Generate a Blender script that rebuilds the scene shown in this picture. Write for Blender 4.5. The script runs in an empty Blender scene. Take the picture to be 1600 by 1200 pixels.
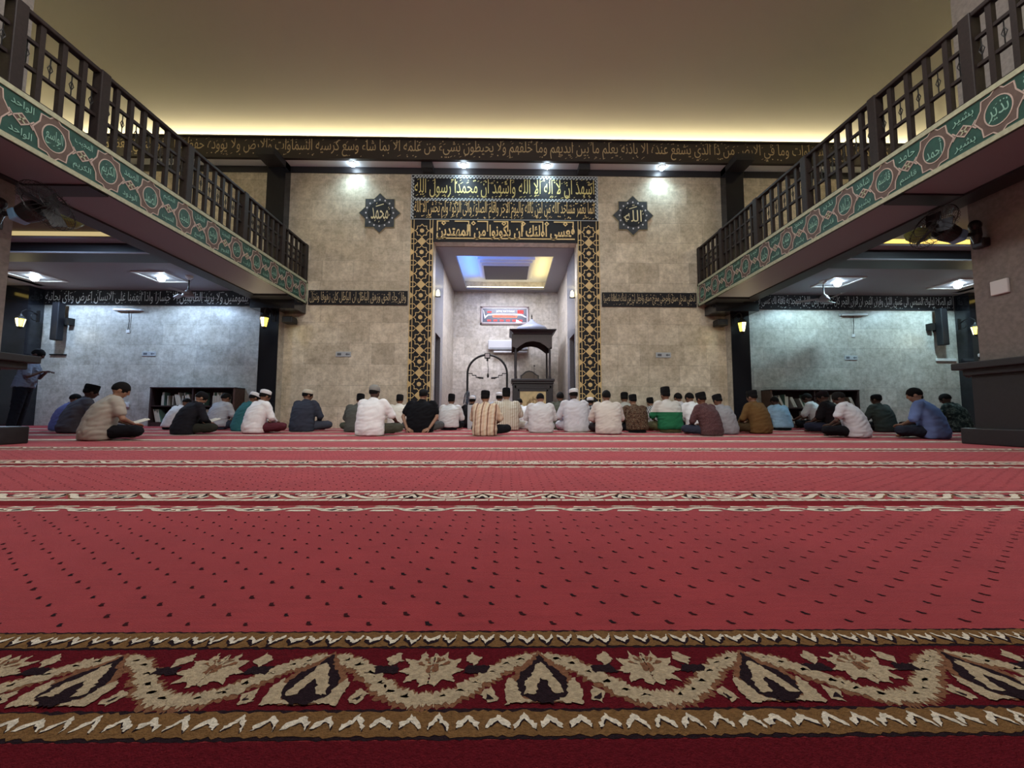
import bpy, bmesh, math, random
from math import sin, cos, pi, radians as RAD
from mathutils import Vector, Matrix, noise
from mathutils.geometry import tessellate_polygon
random.seed(7)
SC = bpy.context.scene
COL = SC.collection

# ------------------------------------------------------------------ camera, world, exposure, main lights
CAM_H = 0.37
cd = bpy.data.cameras.new('camera'); cam = bpy.data.objects.new('camera', cd); COL.objects.link(cam)
cd.sensor_width = 36.0; cd.lens = 36.0 * 630 / 1600; cd.clip_start = 0.02; cd.clip_end = 100
_r = Vector((0.99989394, -0.01424142, 0.00304952)); _u = Vector((-0.0040919, -0.07374799, 0.99726851)); _f = Vector((0.01397763, 0.99717522, 0.07379844))
M = Matrix.Identity(4)
for i in range(3):
    M[i][0], M[i][1], M[i][2] = _r[i], _u[i], -_f[i]
M[2][3] = CAM_H
cam.matrix_world = M
SC.camera = cam
vs = SC.view_settings
SC.display_settings.display_device = 'sRGB'
vs.view_transform = 'Standard'; vs.look = 'None'; vs.gamma = 1.0; vs.use_curve_mapping = False
vs.exposure = 0.0
w = bpy.data.worlds.new('world'); SC.world = w; w.use_nodes = True
w.node_tree.nodes['Background'].inputs[0].default_value = (0.80, 0.82, 1.0, 1)
w.node_tree.nodes['Background'].inputs[1].default_value = 0.06

COOL = (0.70, 0.86, 1.0); NEUT = (1.0, 0.93, 0.86); WARM = (1.0, 0.83, 0.55)
def lamp(kind, name, loc, energy, color, size=0.1, rot=(0, 0, 0), spot=None, blend=0.5, sy=None):
    d = bpy.data.lights.new(name, kind); d.energy = energy; d.color = color
    if kind == 'AREA':
        d.size = size
        if sy: d.shape = 'RECTANGLE'; d.size_y = sy
    else: d.shadow_soft_size = size
    if spot: d.spot_size = RAD(spot); d.spot_blend = blend
    o = bpy.data.objects.new(name, d); o.location = loc; o.rotation_euler = rot; COL.objects.link(o); return o
SOFFIT_X = (-3.93, -1.11, 1.02, 3.97)
AISLE = [(-8.97, 10.37), (-12.25, 10.4), (8.79, 10.36), (12.13, 10.44), (-8.7, 6.37), (8.6, 6.37)]
L_SPOT, L_AISLE, L_HALL, L_COVE, L_NICHE = 95.0, 285.0, 195.0, 44.0, 66.0
BLUISH = (0.50, 0.70, 1.0)
for x in SOFFIT_X:
    lamp('SPOT', 'soffit_light', (x, 9.80, 6.62), L_SPOT, (0.62, 0.88, 1.0), 0.07, (RAD(-12), 0, 0), 160, 1.0)
for x, y in AISLE:
    lamp('SPOT', 'aisle_light', (x, y, 3.76 if y > 9 else 3.9), L_AISLE * (1 if y > 9 else 0.4) * (1 if x < 0 else .85), BLUISH if x < 0 else (0.52, 0.80, 0.90), 0.09, (0, 0, 0), 166, 0.25)
# unseen overhead lamps assumed for the hall; rear spots added to light people's backs
for x in (-2.6, 2.6):
    lamp('AREA', 'hall_light', (x, 3.2, 7.4), L_HALL, (1.0, 0.98, 0.95), 0.8)
    lamp('SPOT', 'rear_fill_light', (x * .6, -3.8, 5.2), L_HALL * 3.9, (1.0, 0.98, 0.95), 0.4, (RAD(74), 0, 0), 72, 0.8)
# cove light strips lying in the trough behind the frieze and along the galleries
lamp('AREA', 'cove_light', (0, 10.6, 7.22), L_COVE * 24, WARM, 23.0, (pi, 0, 0), sy=0.05)
for s in (-1, 1):
    lamp('AREA', 'cove_light', (s * 12.2, 4.0, 7.22), L_COVE * 13, WARM, 0.05, (pi, 0, 0), sy=12.0)

# ------------------------------------------------------------------ materials
MATS = {}
def mat(name, col, rough=0.6, metal=0.0, emit=None, es=0.0, spec=0.5, sheen=0.0, var=0.0, vscale=12.0, bump=0.0, bscale=60.0, coat=0.0):
    if name in MATS: return MATS[name]
    m = bpy.data.materials.new(name); m.use_nodes = True; nt = m.node_tree; b = nt.nodes['Principled BSDF']
    c = (*col, 1)
    b.inputs['Base Color'].default_value = c; b.inputs['Roughness'].default_value = rough; b.inputs['Metallic'].default_value = metal
    b.inputs['Specular IOR Level'].default_value = spec
    if sheen: b.inputs['Sheen Weight'].default_value = sheen; b.inputs['Sheen Roughness'].default_value = 0.4
    if coat: b.inputs['Coat Weight'].default_value = coat
    if emit: b.inputs['Emission Color'].default_value = (*emit, 1); b.inputs['Emission Strength'].default_value = es
    if var:
        tc = nt.nodes.new('ShaderNodeTexCoord'); n = nt.nodes.new('ShaderNodeTexNoise'); n.inputs['Scale'].default_value = vscale; n.inputs['Detail'].default_value = 5
        r = nt.nodes.new('ShaderNodeValToRGB'); r.color_ramp.elements[0].position = 0.3; r.color_ramp.elements[1].position = 0.7
        r.color_ramp.elements[0].color = tuple(v * (1 - var) for v in col) + (1,); r.color_ramp.elements[1].color = tuple(min(1, v * (1 + var)) for v in col) + (1,)
        nt.links.new(tc.outputs['Object'], n.inputs['Vector']); nt.links.new(n.outputs['Fac'], r.inputs[0]); nt.links.new(r.outputs[0], b.inputs['Base Color'])
    if bump:
        tc = nt.nodes.new('ShaderNodeTexCoord'); n = nt.nodes.new('ShaderNodeTexNoise'); n.inputs['Scale'].default_value = bscale; n.inputs['Detail'].default_value = 4
        bp = nt.nodes.new('ShaderNodeBump'); bp.inputs['Strength'].default_value = bump; bp.inputs['Distance'].default_value = 0.01
        nt.links.new(tc.outputs['Object'], n.inputs['Vector']); nt.links.new(n.outputs['Fac'], bp.inputs['Height']); nt.links.new(bp.outputs[0], b.inputs['Normal'])
    MATS[name] = m; return m

def stone(name, axes, c1, c2, bw=0.78, bh=0.53, rough=0.38):
    m = bpy.data.materials.new(name); m.use_nodes = True; nt = m.node_tree; N = nt.nodes.new; Lk = nt.links.new; b = nt.nodes['Principled BSDF']
    tc = N('ShaderNodeTexCoord'); sp = N('ShaderNodeSeparateXYZ'); cb = N('ShaderNodeCombineXYZ'); Lk(tc.outputs['Object'], sp.inputs[0])
    Lk(sp.outputs[axes[0]], cb.inputs[0]); Lk(sp.outputs[axes[1]], cb.inputs[1])
    br = N('ShaderNodeTexBrick'); br.offset = 0.41; br.squash = 0.72; br.squash_frequency = 3
    br.inputs['Scale'].default_value = 1.0; br.inputs['Brick Width'].default_value = bw; br.inputs['Row Height'].default_value = bh
    br.inputs['Mortar Size'].default_value = 0.005; br.inputs['Mortar Smooth'].default_value = 0.3
    br.inputs['Color1'].default_value = (*c1, 1); br.inputs['Color2'].default_value = (*c2, 1); br.inputs['Mortar'].default_value = tuple(v * 0.62 for v in c1) + (1,)
    Lk(cb.outputs[0], br.inputs['Vector'])
    n = N('ShaderNodeTexNoise'); n.inputs['Scale'].default_value = 9; n.inputs['Detail'].default_value = 8; n.inputs['Roughness'].default_value = 0.72; Lk(tc.outputs['Object'], n.inputs['Vector'])
    r = N('ShaderNodeValToRGB'); e = r.color_ramp.elements; e[0].position = 0.36; e[1].position = 0.64; e[0].color = (0.70, 0.67, 0.62, 1); e[1].color = (1.12, 1.1, 1.06, 1); Lk(n.outputs['Fac'], r.inputs[0])
    n2 = N('ShaderNodeTexNoise'); n2.inputs['Scale'].default_value = 2.2; n2.inputs['Detail'].default_value = 3; Lk(tc.outputs['Object'], n2.inputs['Vector'])
    r2 = N('ShaderNodeValToRGB'); e = r2.color_ramp.elements; e[0].position = 0.3; e[1].position = 0.7; e[0].color = (0.86, 0.83, 0.78, 1); e[1].color = (1.08, 1.07, 1.05, 1); Lk(n2.outputs['Fac'], r2.inputs[0])
    def mul(a, c):
        x = N('ShaderNodeMix'); x.data_type = 'RGBA'; x.blend_type = 'MULTIPLY'; x.inputs[0].default_value = 1; Lk(a, x.inputs[6]); Lk(c, x.inputs[7]); return x.outputs[2]
    Lk(mul(mul(br.outputs['Color'], r.outputs[0]), r2.outputs[0]), b.inputs['Base Color'])
    b.inputs['Roughness'].default_value = rough
    bp = N('ShaderNodeBump'); bp.inputs['Strength'].default_value = 0.25; bp.inputs['Distance'].default_value = 0.004; bp.invert = True; Lk(br.outputs['Fac'], bp.inputs['Height']); Lk(bp.outputs[0], b.inputs['Normal'])
    MATS[name] = m; return m

def stripes(name, cols, scale, axis=0, noise_amt=0.0, kind='wave'):
    """Cloth with bands of colour along one object axis; cols = [(position, rgb)...] over one repeat."""
    if name in MATS: return MATS[name]
    m = bpy.data.materials.new(name); m.use_nodes = True; nt = m.node_tree; N = nt.nodes.new; Lk = nt.links.new; b = nt.nodes['Principled BSDF']
    b.inputs['Roughness'].default_value = 0.85; b.inputs['Specular IOR Level'].default_value = 0.2
    tc = N('ShaderNodeTexCoord'); r = N('ShaderNodeValToRGB'); r.color_ramp.interpolation = 'CONSTANT'
    if kind == 'wave':
        sp = N('ShaderNodeSeparateXYZ'); Lk(tc.outputs['Object'], sp.inputs[0])
        a = N('ShaderNodeMath'); a.operation = 'MULTIPLY'; a.inputs[1].default_value = scale; Lk(sp.outputs[axis], a.inputs[0])
        f = N('ShaderNodeMath'); f.operation = 'FRACT'; Lk(a.outputs[0], f.inputs[0]); Lk(f.outputs[0], r.inputs[0])
    elif kind == 'lin':
        sp = N('ShaderNodeSeparateXYZ'); Lk(tc.outputs['Object'], sp.inputs[0])
        a = N('ShaderNodeMath'); a.operation = 'MULTIPLY'; a.inputs[1].default_value = scale; Lk(sp.outputs[axis], a.inputs[0]); Lk(a.outputs[0], r.inputs[0])
    elif kind == 'noise':
        n = N('ShaderNodeTexNoise'); n.inputs['Scale'].default_value = scale; n.inputs['Detail'].default_value = 3; Lk(tc.outputs['Object'], n.inputs['Vector']); Lk(n.outputs['Fac'], r.inputs[0])
    elif kind == 'plaid':
        sp = N('ShaderNodeSeparateXYZ'); Lk(tc.outputs['Object'], sp.inputs[0]); fs = []
        for ax in (0, 2):
            a = N('ShaderNodeMath'); a.operation = 'MULTIPLY'; a.inputs[1].default_value = scale; Lk(sp.outputs[ax], a.inputs[0])
            f = N('ShaderNodeMath'); f.operation = 'FRACT'; Lk(a.outputs[0], f.inputs[0])
            g = N('ShaderNodeMath'); g.operation = 'GREATER_THAN'; g.inputs[1].default_value = 0.5; Lk(f.outputs[0], g.inputs[0]); fs.append(g)
        s = N('ShaderNodeMath'); s.operation = 'MULTIPLY_ADD'; s.inputs[1].default_value = 0.4; Lk(fs[0].outputs[0], s.inputs[0])
        h = N('ShaderNodeMath'); h.operation = 'MULTIPLY'; h.inputs[1].default_value = 0.4; Lk(fs[1].outputs[0], h.inputs[0]); Lk(h.outputs[0], s.inputs[2]); Lk(s.outputs[0], r.inputs[0])
    e = r.color_ramp.elements
    while len(e) < len(cols): e.new(0.5)
    for k, (p, c) in enumerate(cols): e[k].position = p; e[k].color = (*c, 1)
    Lk(r.outputs[0], b.inputs['Base Color']); MATS[name] = m; return m

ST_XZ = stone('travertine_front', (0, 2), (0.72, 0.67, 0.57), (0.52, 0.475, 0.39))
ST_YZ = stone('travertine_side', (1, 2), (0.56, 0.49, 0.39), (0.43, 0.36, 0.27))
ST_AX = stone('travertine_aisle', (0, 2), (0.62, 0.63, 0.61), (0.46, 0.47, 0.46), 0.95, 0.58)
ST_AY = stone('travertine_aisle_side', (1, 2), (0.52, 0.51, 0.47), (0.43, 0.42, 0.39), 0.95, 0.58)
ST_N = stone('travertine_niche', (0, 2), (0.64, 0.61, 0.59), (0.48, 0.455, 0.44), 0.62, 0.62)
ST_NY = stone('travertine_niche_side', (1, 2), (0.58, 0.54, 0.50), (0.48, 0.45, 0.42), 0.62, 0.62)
COLST = mat('column_stone', (0.23, 0.205, 0.19), 0.7, var=0.16, vscale=22)
DARKG = mat('dark_granite', (0.012, 0.013, 0.017), 0.14, spec=0.6)
JAMB = mat('grey_granite', (0.22, 0.225, 0.25), 0.22, var=0.2, vscale=40)
TRIM = mat('black_trim', (0.022, 0.022, 0.026), 0.45)
WOOD = mat('dark_wood', (0.017, 0.010, 0.009), 0.6, spec=0.3, var=0.25, vscale=30)
IRON = mat('black_iron', (0.012, 0.011, 0.011), 0.5, metal=0.4)
PAINT = mat('grey_ceiling_paint', (0.27, 0.26, 0.29), 0.8)
CREAMP = mat('cream_ceiling_paint', (0.51, 0.505, 0.42), 0.9)
SOFF = mat('soffit_paint', (0.25, 0.25, 0.29), 0.6)
WHITE = mat('white_plastic', (0.75, 0.75, 0.74), 0.4)
BLACKP = mat('black_panel', (0.010, 0.010, 0.013), 0.6, spec=0.3)
GOLD = mat('gold_letter', (0.78, 0.57, 0.25), 0.45, var=0.12, vscale=8)
BRIGHTGOLD = mat('bright_gold_letter', (0.72, 0.62, 0.25), 0.45)
DULLGOLD = mat('dull_gold_letter', (0.50, 0.40, 0.24), 0.5)
SILVER = mat('silver_letter', (0.66, 0.70, 0.70), 0.4)
PALE = mat('pale_rope', (0.55, 0.62, 0.66), 0.5)
LEDW = mat('cool_lamp_glow', (0.9, 0.95, 1), emit=(0.72, 0.88, 1.0), es=45)
COVE_GLOW = mat('yellow_cove_glow', (1, 0.8, 0.3), emit=(1.0, 0.72, 0.16), es=1.4)

# ------------------------------------------------------------------ mesh building
class MB:
    def __init__(s): s.v = []; s.f = []; s.m = []
    def add(s, vs, fs, mi=0, T=None):
        k = len(s.v)
        if T is not None: vs = [T @ Vector(v) for v in vs]
        s.v += [tuple(v) for v in vs]; s.f += [tuple(i + k for i in f) for f in fs]; s.m += [mi] * len(fs); return s
    def box(s, a, b, mi=0, T=None):
        x0, y0, z0 = a; x1, y1, z1 = b
        return s.add([(x0, y0, z0), (x1, y0, z0), (x1, y1, z0), (x0, y1, z0), (x0, y0, z1), (x1, y0, z1), (x1, y1, z1), (x0, y1, z1)],
                     [(3, 2, 1, 0), (4, 5, 6, 7), (0, 1, 5, 4), (1, 2, 6, 5), (2, 3, 7, 6), (3, 0, 4, 7)], mi, T)
    def bbox(s, a, b, r=0.01, mi=0, T=None):
        """box with bevelled edges"""
        bm = bmesh.new(); bmesh.ops.create_cube(bm, size=1)
        for v in bm.verts: v.co = Vector([(a[i] + b[i]) / 2 + v.co[i] * (b[i] - a[i]) for i in range(3)])
        bmesh.ops.bevel(bm, geom=bm.edges[:], offset=r, segments=2, affect='EDGES', profile=0.5)
        bm.verts.index_update(); s.add([v.co[:] for v in bm.verts], [[v.index for v in f.verts] for f in bm.faces], mi, T); bm.free(); return s
    def prism(s, poly, fr, t0, t1, mi=0, sides=True):
        """2-D polygon in the frame fr=(origin,U,V,N), from depth t0 to t1 along N"""
        O, U, V, N = fr; n = len(poly)
        vs = [O + U * p[0] + V * p[1] + N * t1 for p in poly]; fs = [tuple(range(n))]
        if sides:
            vs += [O + U * p[0] + V * p[1] + N * t0 for p in poly]
            fs += [(i, i + n, (i + 1) % n + n, (i + 1) % n) for i in range(n)]
        return s.add(vs, fs, mi)
    def ribbon(s, pts, wd, fr, t0, t1, mi=0, closed=False):
        n = len(pts); P = [Vector(p) for p in pts]; L = []; R_ = []
        for i in range(n):
            a = P[i - 1] if (i or closed) else None; c = P[(i + 1) % n] if (i < n - 1 or closed) else None
            d1 = (P[i] - a).normalized() if a is not None else None; d2 = (c - P[i]).normalized() if c is not None else None
            if d1 is None: d1 = d2
            if d2 is None: d2 = d1
            t = d1 + d2
            t = t.normalized() if t.length > 1e-6 else d1
            nn = Vector((-t.y, t.x)); k = max(0.35, nn.dot(Vector((-d1.y, d1.x)))); h = (wd[i] if isinstance(wd, (list, tuple)) else wd) / 2 / k
            L.append(P[i] + nn * h); R_.append(P[i] - nn * h)
        for i in range(n if closed else n - 1):
            j = (i + 1) % n; s.prism([L[i], R_[i], R_[j], L[j]], fr, t0, t1, mi)
        return s
    def tube(s, pts, r, n=8, mi=0, T=None, caps=True):
        P = [Vector(p) for p in pts]; m = len(P); R_ = r if isinstance(r, (list, tuple)) else [r] * m; vs = []; fs = []
        up = None
        for i in range(m):
            d = (P[min(i + 1, m - 1)] - P[max(i - 1, 0)]).normalized()
            if up is None: up = Vector((0, 0, 1)) if abs(d.z) < 0.9 else Vector((1, 0, 0))
            a = d.cross(up).normalized(); b = a.cross(d).normalized(); up = b
            for k in range(n):
                t = 2 * pi * k / n; vs.append(P[i] + (a * cos(t) + b * sin(t)) * R_[i])
        for i in range(m - 1):
            for k in range(n): fs.append((i * n + k, i * n + (k + 1) % n, (i + 1) * n + (k + 1) % n, (i + 1) * n + k))
        if caps: fs += [tuple(range(n))[::-1], tuple(range((m - 1) * n, m * n))]
        return s.add(vs, fs, mi, T)
    def lathe(s, prof, n=20, c=(0, 0, 0), mi=0, T=None, sx=1, sy=1):
        vs = []; fs = []; m = len(prof)
        for r, z in prof:
            for k in range(n): t = 2 * pi * k / n; vs.append((c[0] + r * cos(t) * sx, c[1] + r * sin(t) * sy, c[2] + z))
        for i in range(m - 1):
            for k in range(n): fs.append((i * n + k, i * n + (k + 1) % n, (i + 1) * n + (k + 1) % n, (i + 1) * n + k))
        fs += [tuple(range(n))[::-1], tuple(range((m - 1) * n, m * n))]
        return s.add(vs, fs, mi, T)
    def ell(s, c, r, mi=0, T=None, nu=14, nv=9):
        prof = [(max(1e-3, sin(pi * i / nv)), -cos(pi * i / nv)) for i in range(nv + 1)]; vs = []; fs = []
        for a, z in prof:
            for k in range(nu): t = 2 * pi * k / nu; vs.append((c[0] + r[0] * a * cos(t), c[1] + r[1] * a * sin(t), c[2] + r[2] * z))
        for i in range(nv):
            for k in range(nu): fs.append((i * nu + k, i * nu + (k + 1) % nu, (i + 1) * nu + (k + 1) % nu, (i + 1) * nu + k))
        fs += [tuple(range(nu))[::-1], tuple(range(nv * nu, (nv + 1) * nu))]
        return s.add(vs, fs, mi, T)
    def capsule(s, a, b, r1, r2, n=10, mi=0, T=None):
        a = Vector(a); b = Vector(b); d = (b - a).normalized(); pts = []; rs = []
        for t in (-1, -.8, -.45, 0): pts.append(a + d * r1 * t); rs.append(r1 * max(.08, math.sqrt(1 - t * t)))
        for t in (0, .45, .8, 1): pts.append(b + d * r2 * t); rs.append(r2 * max(.08, math.sqrt(1 - t * t)))
        return s.tube(pts, rs, n, mi, T)
    def loft(s, rings, n=18, mi=0, T=None):
        """closed solid through elliptical rings (x,y,z,rx,ry)"""
        vs = []; fs = []; m = len(rings)
        for x, y, z, rx, ry in rings:
            for k in range(n): t = 2 * pi * k / n; vs.append((x + rx * cos(t), y + ry * sin(t), z))
        for i in range(m - 1):
            for k in range(n): fs.append((i * n + k, i * n + (k + 1) % n, (i + 1) * n + (k + 1) % n, (i + 1) * n + k))
        fs += [tuple(range(n))[::-1], tuple(range((m - 1) * n, m * n))]
        return s.add(vs, fs, mi, T)
    def mesh(s, name, mats):
        me = bpy.data.meshes.new(name); me.from_pydata(s.v, [], s.f)
        for m in (mats if isinstance(mats, (list, tuple)) else [mats]): me.materials.append(m)
        me.polygons.foreach_set('material_index', s.m); me.update(); return me

def smooth(me, ang=40):
    for p in me.polygons: p.use_smooth = True
    try: me.set_sharp_from_angle(angle=RAD(ang))
    except Exception: pass
def obj(name, mb, mats, parent=None, loc=None, sm=False):
    me = mb.mesh(name, mats) if isinstance(mb, MB) else mb
    if sm: smooth(me)
    o = bpy.data.objects.new(name, me); COL.objects.link(o)
    if loc: o.location = loc
    if parent is not None: o.parent = parent
    return o
def tag(o, label, cat, group=None, kind=None):
    o['label'] = label; o['category'] = cat
    if group: o['group'] = group
    if kind: o['kind'] = kind
    return o
def thing(name, label, cat, loc=(0, 0, 0), rz=0.0, group=None, s=1.0):
    o = bpy.data.objects.new(name, None); COL.objects.link(o); o.empty_display_size = 0.1
    o.location = loc; o.rotation_euler = (0, 0, rz); o.scale = (s, s, s); return tag(o, label, cat, group)
def struct(name, mb, mats, sm=False):
    o = obj(name, mb, mats, sm=sm); o['kind'] = 'structure'; return o
def dup(root, loc, label=None, group=None, rz=None, mirror=False):
    r = root.copy(); COL.objects.link(r); r.location = loc
    if label: r['label'] = label
    if group: r['group'] = group
    if rz is not None: r.rotation_euler = (0, 0, rz)
    if mirror: r.scale.x = -r.scale.x
    for ch in list(root.children):
        c = ch.copy(); COL.objects.link(c); c.parent = r
        for g in list(ch.children):
            d = g.copy(); COL.objects.link(d); d.parent = c
    return r
X3, Y3, Z3 = Vector((1, 0, 0)), Vector((0, 1, 0)), Vector((0, 0, 1))
def front(y, x=0, z=0): return (Vector((x, y, z)), X3, Z3, -Y3)        # a plane facing the camera side
def star(c, ro, ri, n=8, rot=0, sx=1, sy=1):
    return [(c[0] + (ro if k % 2 == 0 else ri) * cos(rot + pi * k / n) * sx, c[1] + (ro if k % 2 == 0 else ri) * sin(rot + pi * k / n) * sy) for k in range(2 * n)]
def disc(c, rx, ry, n=24): return [(c[0] + rx * cos(2 * pi * k / n), c[1] + ry * sin(2 * pi * k / n)) for k in range(n)]

# ------------------------------------------------------------------ Arabic lettering
_J = {}
def _reg(ch, base, forms):
    _J[ch] = [base + i for i in range(forms)]
for ch, base, n in (('ء', 0xFE80, 1), ('آ', 0xFE81, 2), ('أ', 0xFE83, 2), ('ؤ', 0xFE85, 2), ('إ', 0xFE87, 2), ('ئ', 0xFE89, 4), ('ا', 0xFE8D, 2), ('ب', 0xFE8F, 4), ('ة', 0xFE93, 2),
                    ('ت', 0xFE95, 4), ('ث', 0xFE99, 4), ('ج', 0xFE9D, 4), ('ح', 0xFEA1, 4), ('خ', 0xFEA5, 4), ('د', 0xFEA9, 2), ('ذ', 0xFEAB, 2), ('ر', 0xFEAD, 2), ('ز', 0xFEAF, 2),
                    ('س', 0xFEB1, 4), ('ش', 0xFEB5, 4), ('ص', 0xFEB9, 4), ('ض', 0xFEBD, 4), ('ط', 0xFEC1, 4), ('ظ', 0xFEC5, 4), ('ع', 0xFEC9, 4), ('غ', 0xFECD, 4), ('ف', 0xFED1, 4),
                    ('ق', 0xFED5, 4), ('ك', 0xFED9, 4), ('ل', 0xFEDD, 4), ('م', 0xFEE1, 4), ('ن', 0xFEE5, 4), ('ه', 0xFEE9, 4), ('و', 0xFEED, 2), ('ى', 0xFEEF, 2), ('ي', 0xFEF1, 4)):
    _reg(ch, base, n)
_LA = {'ا': 0xFEFB, 'أ': 0xFEF7, 'إ': 0xFEF9, 'آ': 0xFEF5}
def shape(t):
    out = []; i = 0; prev = False
    while i < len(t):
        c = t[i]
        if c not in _J: out.append(c); prev = False; i += 1; continue
        if c == 'ل' and i + 1 < len(t) and t[i + 1] in _LA:
            out.append(chr(_LA[t[i + 1]] + (1 if prev else 0))); prev = False; i += 2; continue
        F = _J[c]; nxt = t[i + 1] if i + 1 < len(t) else ' '
        jn = len(F) == 4 and nxt in _J and len(_J[nxt]) > 1
        k = (3 if jn else 1) if prev else (2 if jn else 0)
        if len(F) == 1: k = 0
        elif len(F) == 2: k = 1 if prev else 0
        out.append(chr(F[k])); prev = jn; i += 1
    return ''.join(reversed(out))
_TC = {}
def glyphs(s, res=2, bold=0.0):
    if (s, res) in _TC: return _TC[(s, res)]
    cu = bpy.data.curves.new('lettering', 'FONT'); cu.body = s; cu.resolution_u = res; cu.fill_mode = 'FRONT'; cu.offset = bold
    o = bpy.data.objects.new('lettering', cu); COL.objects.link(o); bpy.context.view_layer.update()
    dg = bpy.context.evaluated_depsgraph_get(); me = bpy.data.meshes.new_from_object(o.evaluated_get(dg))
    V = [(v.co.x, v.co.y) for v in me.vertices]; F = [tuple(p.vertices) for p in me.polygons]
    bpy.data.objects.remove(o); bpy.data.curves.remove(cu); bpy.data.meshes.remove(me)
    x0 = min(v[0] for v in V); x1 = max(v[0] for v in V); y0 = min(v[1] for v in V); y1 = max(v[1] for v in V)
    _TC[(s, res)] = (V, F, (x0, y0, x1, y1)); return _TC[(s, res)]
def letter(mb, text, box, fr, t, mi=0, arabic=True, marks=0, keep=False, res=2, seed=1, bold=0.0):
    """text fitted into box=(u0,v0,u1,v1) of the frame; marks adds the small vowel strokes above and below"""
    V, F, (x0, y0, x1, y1) = glyphs(shape(text) if arabic else text, res, bold); O, U, W, N = fr
    u0, v0, u1, v1 = box; sx = (u1 - u0) / (x1 - x0); sy = (v1 - v0) / (y1 - y0)
    if keep:
        k = min(sx, sy); u0 += ((u1 - u0) - k * (x1 - x0)) / 2; v0 += ((v1 - v0) - k * (y1 - y0)) / 2; sx = sy = k
    mb.add([O + U * (u0 + (a - x0) * sx) + W * (v0 + (b - y0) * sy) + N * t for a, b in V], F, mi)
    if marks:
        rg = random.Random(seed); h = v1 - v0
        for _ in range(marks):
            u = rg.uniform(u0, u1); v = rg.choice((rg.uniform(v0 + h * .72, v1 - h * .02), rg.uniform(v0, v0 + h * .14))); l = h * rg.uniform(.06, .13); th = h * .028
            if rg.random() < .7: q = [(u, v), (u + l * .9, v + l * .5), (u + l * .9, v + l * .5 + th), (u, v + th)]
            else: q = [(u, v), (u + th * 1.6, v + th * 1.6), (u, v + th * 3.2), (u - th * 1.6, v + th * 1.6)]
            mb.prism(q, fr, t, t, mi, sides=False)
# ------------------------------------------------------------------ setting
WY = 10.05            # front wall
AY = 11.6             # recessed wall of the aisles
NY = 14.25            # back wall of the niche
FX0, FX1 = -5.03, 4.88  # balcony fronts
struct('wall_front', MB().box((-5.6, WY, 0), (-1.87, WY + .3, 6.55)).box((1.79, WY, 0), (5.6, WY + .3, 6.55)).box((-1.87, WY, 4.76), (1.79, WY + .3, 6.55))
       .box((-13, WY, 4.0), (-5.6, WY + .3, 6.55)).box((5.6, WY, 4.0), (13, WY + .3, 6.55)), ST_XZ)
struct('wall_front_attic', MB().box((-13, WY, 6.55), (13, WY + .15, 6.9)).box((-13, 11.1, 6.6), (13, 11.3, 7.65)), CREAMP)
struct('trim_1', MB().box((-13, WY - .03, 6.55), (13, WY, 6.71)), TRIM)
struct('wall_left', MB().box((-15, AY, 0), (-5.9, AY + .3, 4.0)).box((-15.3, -4, 0), (-15, AY + .3, 4.0)), [ST_AX])
struct('wall_right', MB().box((5.9, AY, 0), (15, AY + .3, 4.0)).box((15, -4, 0), (15.3, AY + .3, 4.0)), [ST_AX])
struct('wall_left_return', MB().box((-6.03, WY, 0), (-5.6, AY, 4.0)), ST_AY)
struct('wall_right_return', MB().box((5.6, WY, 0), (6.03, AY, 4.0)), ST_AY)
struct('wall_gallery_left', MB().box((-13.1, -4, 3.9), (-12.9, WY + 1.2, 7.65)), CREAMP)
struct('wall_gallery_right', MB().box((12.9, -4, 3.9), (13.1, WY + 1.2, 7.65)), CREAMP)
struct('wall_back', MB().box((-15.3, -4.2, 0), (15.3, -4, 7.65)), CREAMP)
# niche of the prayer leader
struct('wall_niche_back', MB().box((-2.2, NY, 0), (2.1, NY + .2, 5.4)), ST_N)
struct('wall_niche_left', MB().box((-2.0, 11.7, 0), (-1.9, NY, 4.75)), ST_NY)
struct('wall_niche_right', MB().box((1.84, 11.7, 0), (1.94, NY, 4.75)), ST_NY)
for s, x in ((0, -1.87), (1, 1.79)):
    d = -1 if s == 0 else 1; a, b = sorted((x, x + d * .12)); c, e = sorted((x + d * .12, x + d * .9))
    struct('trim_%d' % (2 + s), MB().box((a, WY + .3, 0), (b, 10.5, 4.75)).box((a, 11.3, 0), (b, 11.7, 4.75)).box((a, 10.5, 2.5), (b, 11.3, 4.75)), JAMB)
    struct('doorway_%d' % (1 + s), MB().box((c, 10.4, 0), (e, 10.5, 2.6)).box((c, 11.3, 0), (e, 11.4, 2.6)).box((c, 10.4, 2.5), (e, 11.4, 2.6)).box((min(x + d * .8, x + d * .9), 10.4, 0), (max(x + d * .8, x + d * .9), 11.4, 2.6)), BLACKP)
tx0, tx1, ty0, ty1 = -1.42, 1.32, 10.95, 13.98
NCEIL = mat('niche_ceiling_paint', (0.30, 0.29, 0.31), 0.6)
struct('ceiling_niche', MB().box((-2.0, WY + .3, 4.75), (tx0, NY, 4.83)).box((tx1, WY + .3, 4.75), (1.95, NY, 4.83)).box((tx0, WY + .3, 4.75), (tx1, ty0, 4.83)).box((tx0, ty1, 4.75), (tx1, NY, 4.83)), NCEIL)
struct('ceiling_niche_tray', MB().box((-1.95, 10.4, 5.12), (1.9, NY, 5.2)).box((-1.8, 10.5, 4.83), (-1.72, NY, 5.12)).box((1.64, 10.5, 4.83), (1.72, NY, 5.12)).box((-1.8, 10.5, 4.83), (1.72, 10.58, 5.12)), mat('tray_white_paint', (0.62, 0.62, 0.64), 0.8))
t = thing('ceiling_panel', 'dark panel with stepped white moulding hanging in the lit tray over the niche', 'ceiling panel', (0, 0, 0))
mb = MB()
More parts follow.
